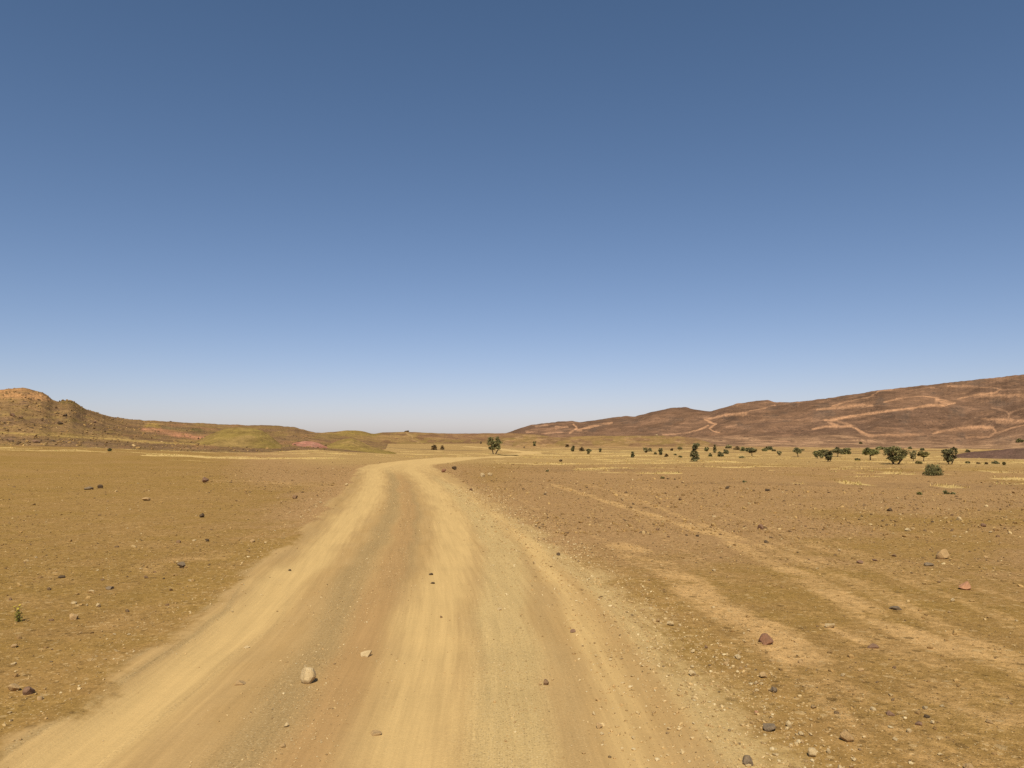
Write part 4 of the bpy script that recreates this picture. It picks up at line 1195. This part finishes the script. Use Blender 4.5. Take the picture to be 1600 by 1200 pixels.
    a = rg.normal(size=(m, 3)); a /= np.linalg.norm(a, axis=1, keepdims=True)
    b = np.cross(a, rg.normal(size=(m, 3))); b /= np.linalg.norm(b, axis=1, keepdims=True)
    s = (ls * rg.uniform(.6, 1.4, (m, 1)))
    T3 = np.stack([p - a * s, p + a * s + b * s * .3, p + b * s * 1.1], 1).reshape(-1, 3)
    me = mesh_from('crown', T3, tris=np.arange(len(T3)).reshape(-1, 3))
    base = np.array(GREENS[green])
    cl = base[None] * rg.uniform(.6, 1.45, (nc, 1)) + np.array([.03, .012, .002])[None] * (rg.random((nc, 1)) < .2)
    lc = np.repeat(cl, nleaf, 0) * rg.uniform(.75, 1.3, (m, 1))
    cattr(me, 'col', np.repeat(np.clip(lc, 0, 1), 3, 0))
    link('crown', me, LEAF, root)
    return root

TREES = [
    (772, 710, 30, 27, 'forked', 'green', 'two-stemmed acacia with a heart-shaped crown beside the far end of the road', 'acacia_tree'),
    (1085.5, 721, 30, 19, 'column', 'dark', 'tall dark green column-shaped tree leafy down to the ground', 'acacia_tree'),
    (1399, 725.6, 27, 36, 'vase', 'green', 'widest spreading acacia, the largest tree on the right plain', 'acacia_tree'),
    (1360, 719, 18, 27, 'umbrella', 'fresh', 'light green flat-topped acacia directly left of the widest spreading one', 'acacia_tree'),
    (1484, 725.6, 24, 22, 'vase', 'dark', 'dark round-topped acacia farthest right among the full-sized trees', 'acacia_tree'),
    (1443, 721, 15, 16, 'umbrella', 'olive', 'small flat-topped acacia between the widest one and the dark round-topped one', 'acacia_tree'),
    (1427, 721, 17, 12, 'sparse', 'pale', 'thin pale see-through tree just right of the widest spreading acacia', 'acacia_tree'),
    (1309, 714, 14, 19, 'umbrella', 'dark', 'dark flat-topped acacia left of the light green one, with a lower tree at its right', 'acacia_tree'),
    (1322, 709.7, 11, 16, 'bush', 'green', 'low wide tree overlapping the right side of a dark flat-topped acacia', 'acacia_tree'),
    (1295, 721.5, 20, 14, 'vase', 'dark', 'right one of three dark trees standing in a row', 'acacia_tree'),
    (1284, 716.5, 14, 12, 'vase', 'green', 'middle one of three dark trees standing in a row', 'acacia_tree'),
    (1276, 716.5, 13, 11, 'vase', 'green', 'left one of three dark trees standing in a row', 'acacia_tree'),
    (1247, 714, 14, 18, 'umbrella', 'dark', 'lone flat-topped acacia left of the row of three dark trees', 'acacia_tree'),
    (1175, 713, 14, 20, 'umbrella', 'dark', 'wide flat-topped acacia standing alone right of the column-shaped tree', 'acacia_tree'),
    (1218, 712, 7, 8, 'sparse', 'pale', 'pale leafless shrub between the two lone flat-topped acacias', 'shrub'),
    (1202, 703, 6, 11, 'bush', 'dark', 'dark shrub behind and right of the wide lone acacia', 'shrub'),
    (1195, 705, 5, 8, 'bush', 'green', 'green shrub touching the dark one behind the wide lone acacia', 'shrub'),
    (1209, 705, 2.6, 5, 'bush', 'dark', 'tiny shrub right of the dark shrub behind the wide lone acacia', 'shrub'),
    (1161, 705, 6.5, 9, 'bush', 'green', 'round shrub just left of the wide lone acacia', 'shrub'),
    (1151, 703, 6, 11, 'bush', 'brown', 'brownish wide shrub, middle of the row behind the paired round bushes', 'shrub'),
    (1139, 700.5, 5, 12, 'bush', 'pale', 'faint flat shrub at the far end of the row behind the paired round bushes', 'shrub'),
    (1134, 709, 8, 9, 'bush', 'dark', 'upper right one of two paired round bushes', 'shrub'),
    (1125, 713.5, 9, 11, 'bush', 'dark', 'lower left one of two paired round bushes', 'shrub'),
    (1159, 716, 3, 9, 'bush', 'pale', 'low dry mat of scrub below the round shrub beside the wide lone acacia', 'shrub'),
    (1116.6, 707.5, 13, 6, 'slender', 'pale', 'slender upright tree right of the column-shaped tree', 'acacia_tree'),
    (1110, 713.5, 6, 5, 'bush', 'dark', 'small dark bush close to the right of the column-shaped tree', 'shrub'),
    (1104, 705.6, 7, 8, 'vase', 'green', 'small tree behind and right of the column-shaped tree', 'acacia_tree'),
    (1062, 705, 7, 9, 'umbrella', 'dark', 'small flat-topped tree left of the column-shaped tree', 'acacia_tree'),
    (1050, 704.5, 4, 4, 'bush', 'brown', 'small brown bush left of the small flat-topped tree', 'shrub'),
    (1063, 715, 3, 6, 'bush', 'dark', 'low dark bush nearest the left foot of the column-shaped tree', 'shrub'),
    (1055, 711.3, 2.6, 4, 'bush', 'dark', 'tiny dark bush under the small flat-topped tree', 'shrub'),
    (1041, 714, 6, 6, 'bush', 'brown', 'brown pointed bush third to the left of the column-shaped tree', 'shrub'),
    (1032, 711, 11, 7, 'slender', 'dark', 'narrow two-tiered dark tree left of the brown pointed bush', 'acacia_tree'),
    (1024, 710, 4, 4, 'bush', 'dark', 'small dark bush just left of the two-tiered dark tree', 'shrub'),
    (1009, 707.5, 9, 9, 'vase', 'pale', 'grey-green tree paired with a lower bush, left of the two-tiered tree', 'acacia_tree'),
    (1015, 705.5, 6, 7, 'bush', 'pale', 'lower bush at the right of the paired grey-green tree', 'shrub'),
    (988, 715, 10, 7, 'slender', 'dark', 'lone dark bush standing nearest on the plain left of the tree belt', 'shrub'),
    (937.5, 707, 7, 6, 'sparse', 'pale', 'pale grey thin bush right of the cluster of three dark bushes', 'shrub'),
    (919.5, 710, 10, 8, 'vase', 'dark', 'front dark bush in the cluster right of the small olive mound', 'shrub'),
    (909, 705, 8, 9, 'bush', 'brown', 'brown bush at the back of the cluster right of the small olive mound', 'shrub'),
    (895, 706, 10, 7, 'vase', 'dark', 'left dark bush in the cluster right of the small olive mound', 'shrub'),
    (886, 699, 6, 7, 'bush', 'brown', 'brown bush at the right foot of the small olive mound', 'shrub'),
    (835, 697.5, 8, 5, 'sparse', 'green', 'small lone seedling tree before the small olive mound', 'acacia_tree'),
    (678, 703, 9, 10, 'bush', 'brown', 'larger left one of two dark bushes on the golden field left of the two-stemmed tree', 'shrub'),
    (691, 702.5, 8, 6, 'bush', 'brown', 'narrower right one of two dark bushes on the golden field left of the two-stemmed tree', 'shrub'),
    (1377, 702.5, 4, 18, 'bush', 'green', 'long low green thicket behind the light green acacia', 'shrub'),
    (1340, 719.6, 4, 8, 'bush', 'dark', 'low dark bush at the left foot of the light green acacia', 'shrub'),
    (1422, 701.5, 3, 6, 'bush', 'dark', 'tiny dark shrub behind the right side of the widest acacia', 'shrub'),
    (1441.5, 704, 4, 6, 'bush', 'dark', 'dark round shrub showing above the small flat-topped acacia', 'shrub'),
    (1491, 703, 4, 6, 'bush', 'dark', 'dark shrub showing above the dark round-topped acacia', 'shrub'),
    (1512, 706.5, 3.4, 6, 'bush', 'dark', 'dark shrub at the left tip of the dark gravel bank', 'shrub'),
    (1436, 724.7, 4, 9, 'bush', 'olive', 'low spreading bush below the thin pale tree', 'shrub'),
    (1457.5, 743, 18, 28, 'bush', 'green', 'nearest green bush on the right plain, in front of the acacias', 'shrub'),
    (1512, 724, 3, 6, 'bush', 'dark', 'small dark bush right of the dark round-topped acacia', 'shrub'),
    (1529, 725, 2.2, 4, 'bush', 'brown', 'tiny brown tuft left of the low oval bush at the right edge', 'shrub'),
    (1541, 725.5, 2.8, 3, 'bush', 'brown', 'tiny brown tuft next to the low oval bush at the right edge', 'shrub'),
    (1556, 724.7, 4, 9, 'bush', 'dark', 'low oval bush below the dark gravel bank', 'shrub'),
    (1569, 727, 4, 2.4, 'slender', 'dark', 'thin upright tuft right of the low oval bush', 'shrub'),
    (171, 705, 6, 5, 'bush', 'dark', 'single dark shrub on the left plain at the foot of the stony hill', 'shrub'),
    (1437, 773, 4, 6, 'bush', 'fresh', 'small green plant alone in the grass of the right plain', 'shrub'),
    (1478, 772, 5, 8, 'bush', 'green', 'green tuft left of a tiny one on the right plain', 'shrub'),
    (1489, 772.5, 3, 4, 'bush', 'green', 'tiny green tuft beside a larger one on the right plain', 'shrub'),
    (1163, 754, 4, 6, 'bush', 'dark', 'small dark tuft on the grassy strip behind the stony band', 'shrub'),
    (1035, 748, 3, 6, 'bush', 'olive', 'small olive tuft on the grassy strip right of the road bend', 'shrub'),
    (855, 737, 4, 4, 'bush', 'dark', 'small dark tuft on the rise inside the road bend', 'shrub'),
]
for px, py, hh, ww, form, gr_, lab, nm in TREES:
    rm = 62 if py < 727 and px > 560 else 20
    plant(px, py, hh, ww, form, gr_, lab, nm, 'tree' if nm == 'acacia_tree' else 'shrub',
          'acacia trees on the plain' if nm == 'acacia_tree' else 'shrubs dotted over the plain', rmin=rm)
plant(1594, 694, 4.5, 9, 'bush', 'dark', 'black spreading shrub on the slope at the right edge of the picture', 'shrub', 'shrub', 'shrubs dotted over the plain', where=on_hill(MOUNTAIN, 1594, 692))
plant(1345, 695, 3, 4, 'bush', 'dark', 'dark dot of a shrub at the foot of the dark range', 'shrub', 'shrub', 'shrubs dotted over the plain', where=on_hill(MOUNTAIN, 1345, 694))

# ------------------------------------------------------------------ the small yellow flowering plant
def flowering():
    x, y, r = on_ground(29, 972)
    z = float(surf_z(np.array([x]), np.array([y]))[0])
    root = bpy.data.objects.new('flowering_plant', None); COL.objects.link(root); root.location = (x, y, z)
    tag(root, 'small yellow-green flowering plant on the bare ground at the left edge', 'plant')
    rg = np.random.default_rng(5)
    V, F = [], []; tips = []; LV = []; lc = []
    for k in range(11):
        a = rg.uniform(0, 6.28); L = rg.uniform(.05, .19); ln = rg.uniform(.2, .6) * .12
        tip = (math.cos(a) * ln, math.sin(a) * ln, L)
        tube(V, F, [(0, 0, -.01), (tip[0] * .4, tip[1] * .4, L * .55), tip], [.003, .0024, .0014], 5)
        tips.append(tip)
        for m in range(22):
            t = rg.uniform(.1, .95); p = np.array(tip) * [t, t, t] + rg.normal(0, .012, 3); p[2] = max(p[2], .004)
            d = rg.normal(size=3); d /= np.linalg.norm(d); b = np.cross(d, rg.normal(size=3)); b /= np.linalg.norm(b)
            LV += [p - b * .005, p + b * .005, p + d * rg.uniform(.012, .024)]
            lc += [np.array((.19, .19, .03)) * rg.uniform(.7, 1.3)] * 3
    link('stem', mesh_from('stem', V, tris=F), BARK, root)
    me = mesh_from('foliage', np.array(LV), tris=np.arange(len(LV)).reshape(-1, 3)); cattr(me, 'col', np.array(lc))
    link('foliage', me, LEAF, root)
    fm = Mat('yellow_petals', .6).done((.50, .40, .06))
    fv, ff = [(0, 0, .004)], []
    for k in range(6):
        a = k * 1.047
        fv += [(math.cos(a - .4) * .010, math.sin(a - .4) * .010, .002), (math.cos(a) * .017, math.sin(a) * .017, .005), (math.cos(a + .4) * .010, math.sin(a + .4) * .010, .002)]
        ff += [(0, 1 + 3 * k, 2 + 3 * k), (0, 2 + 3 * k, 3 + 3 * k)]
    fme = mesh_from('flower', np.array(fv), tris=ff)
    for k, t in enumerate(sorted(tips, key=lambda q: -q[2])[:3]):
        link('flower', fme, fm, root, t, (rg.uniform(-.5, .5) + .5, rg.uniform(-.4, .4), 0))
flowering()
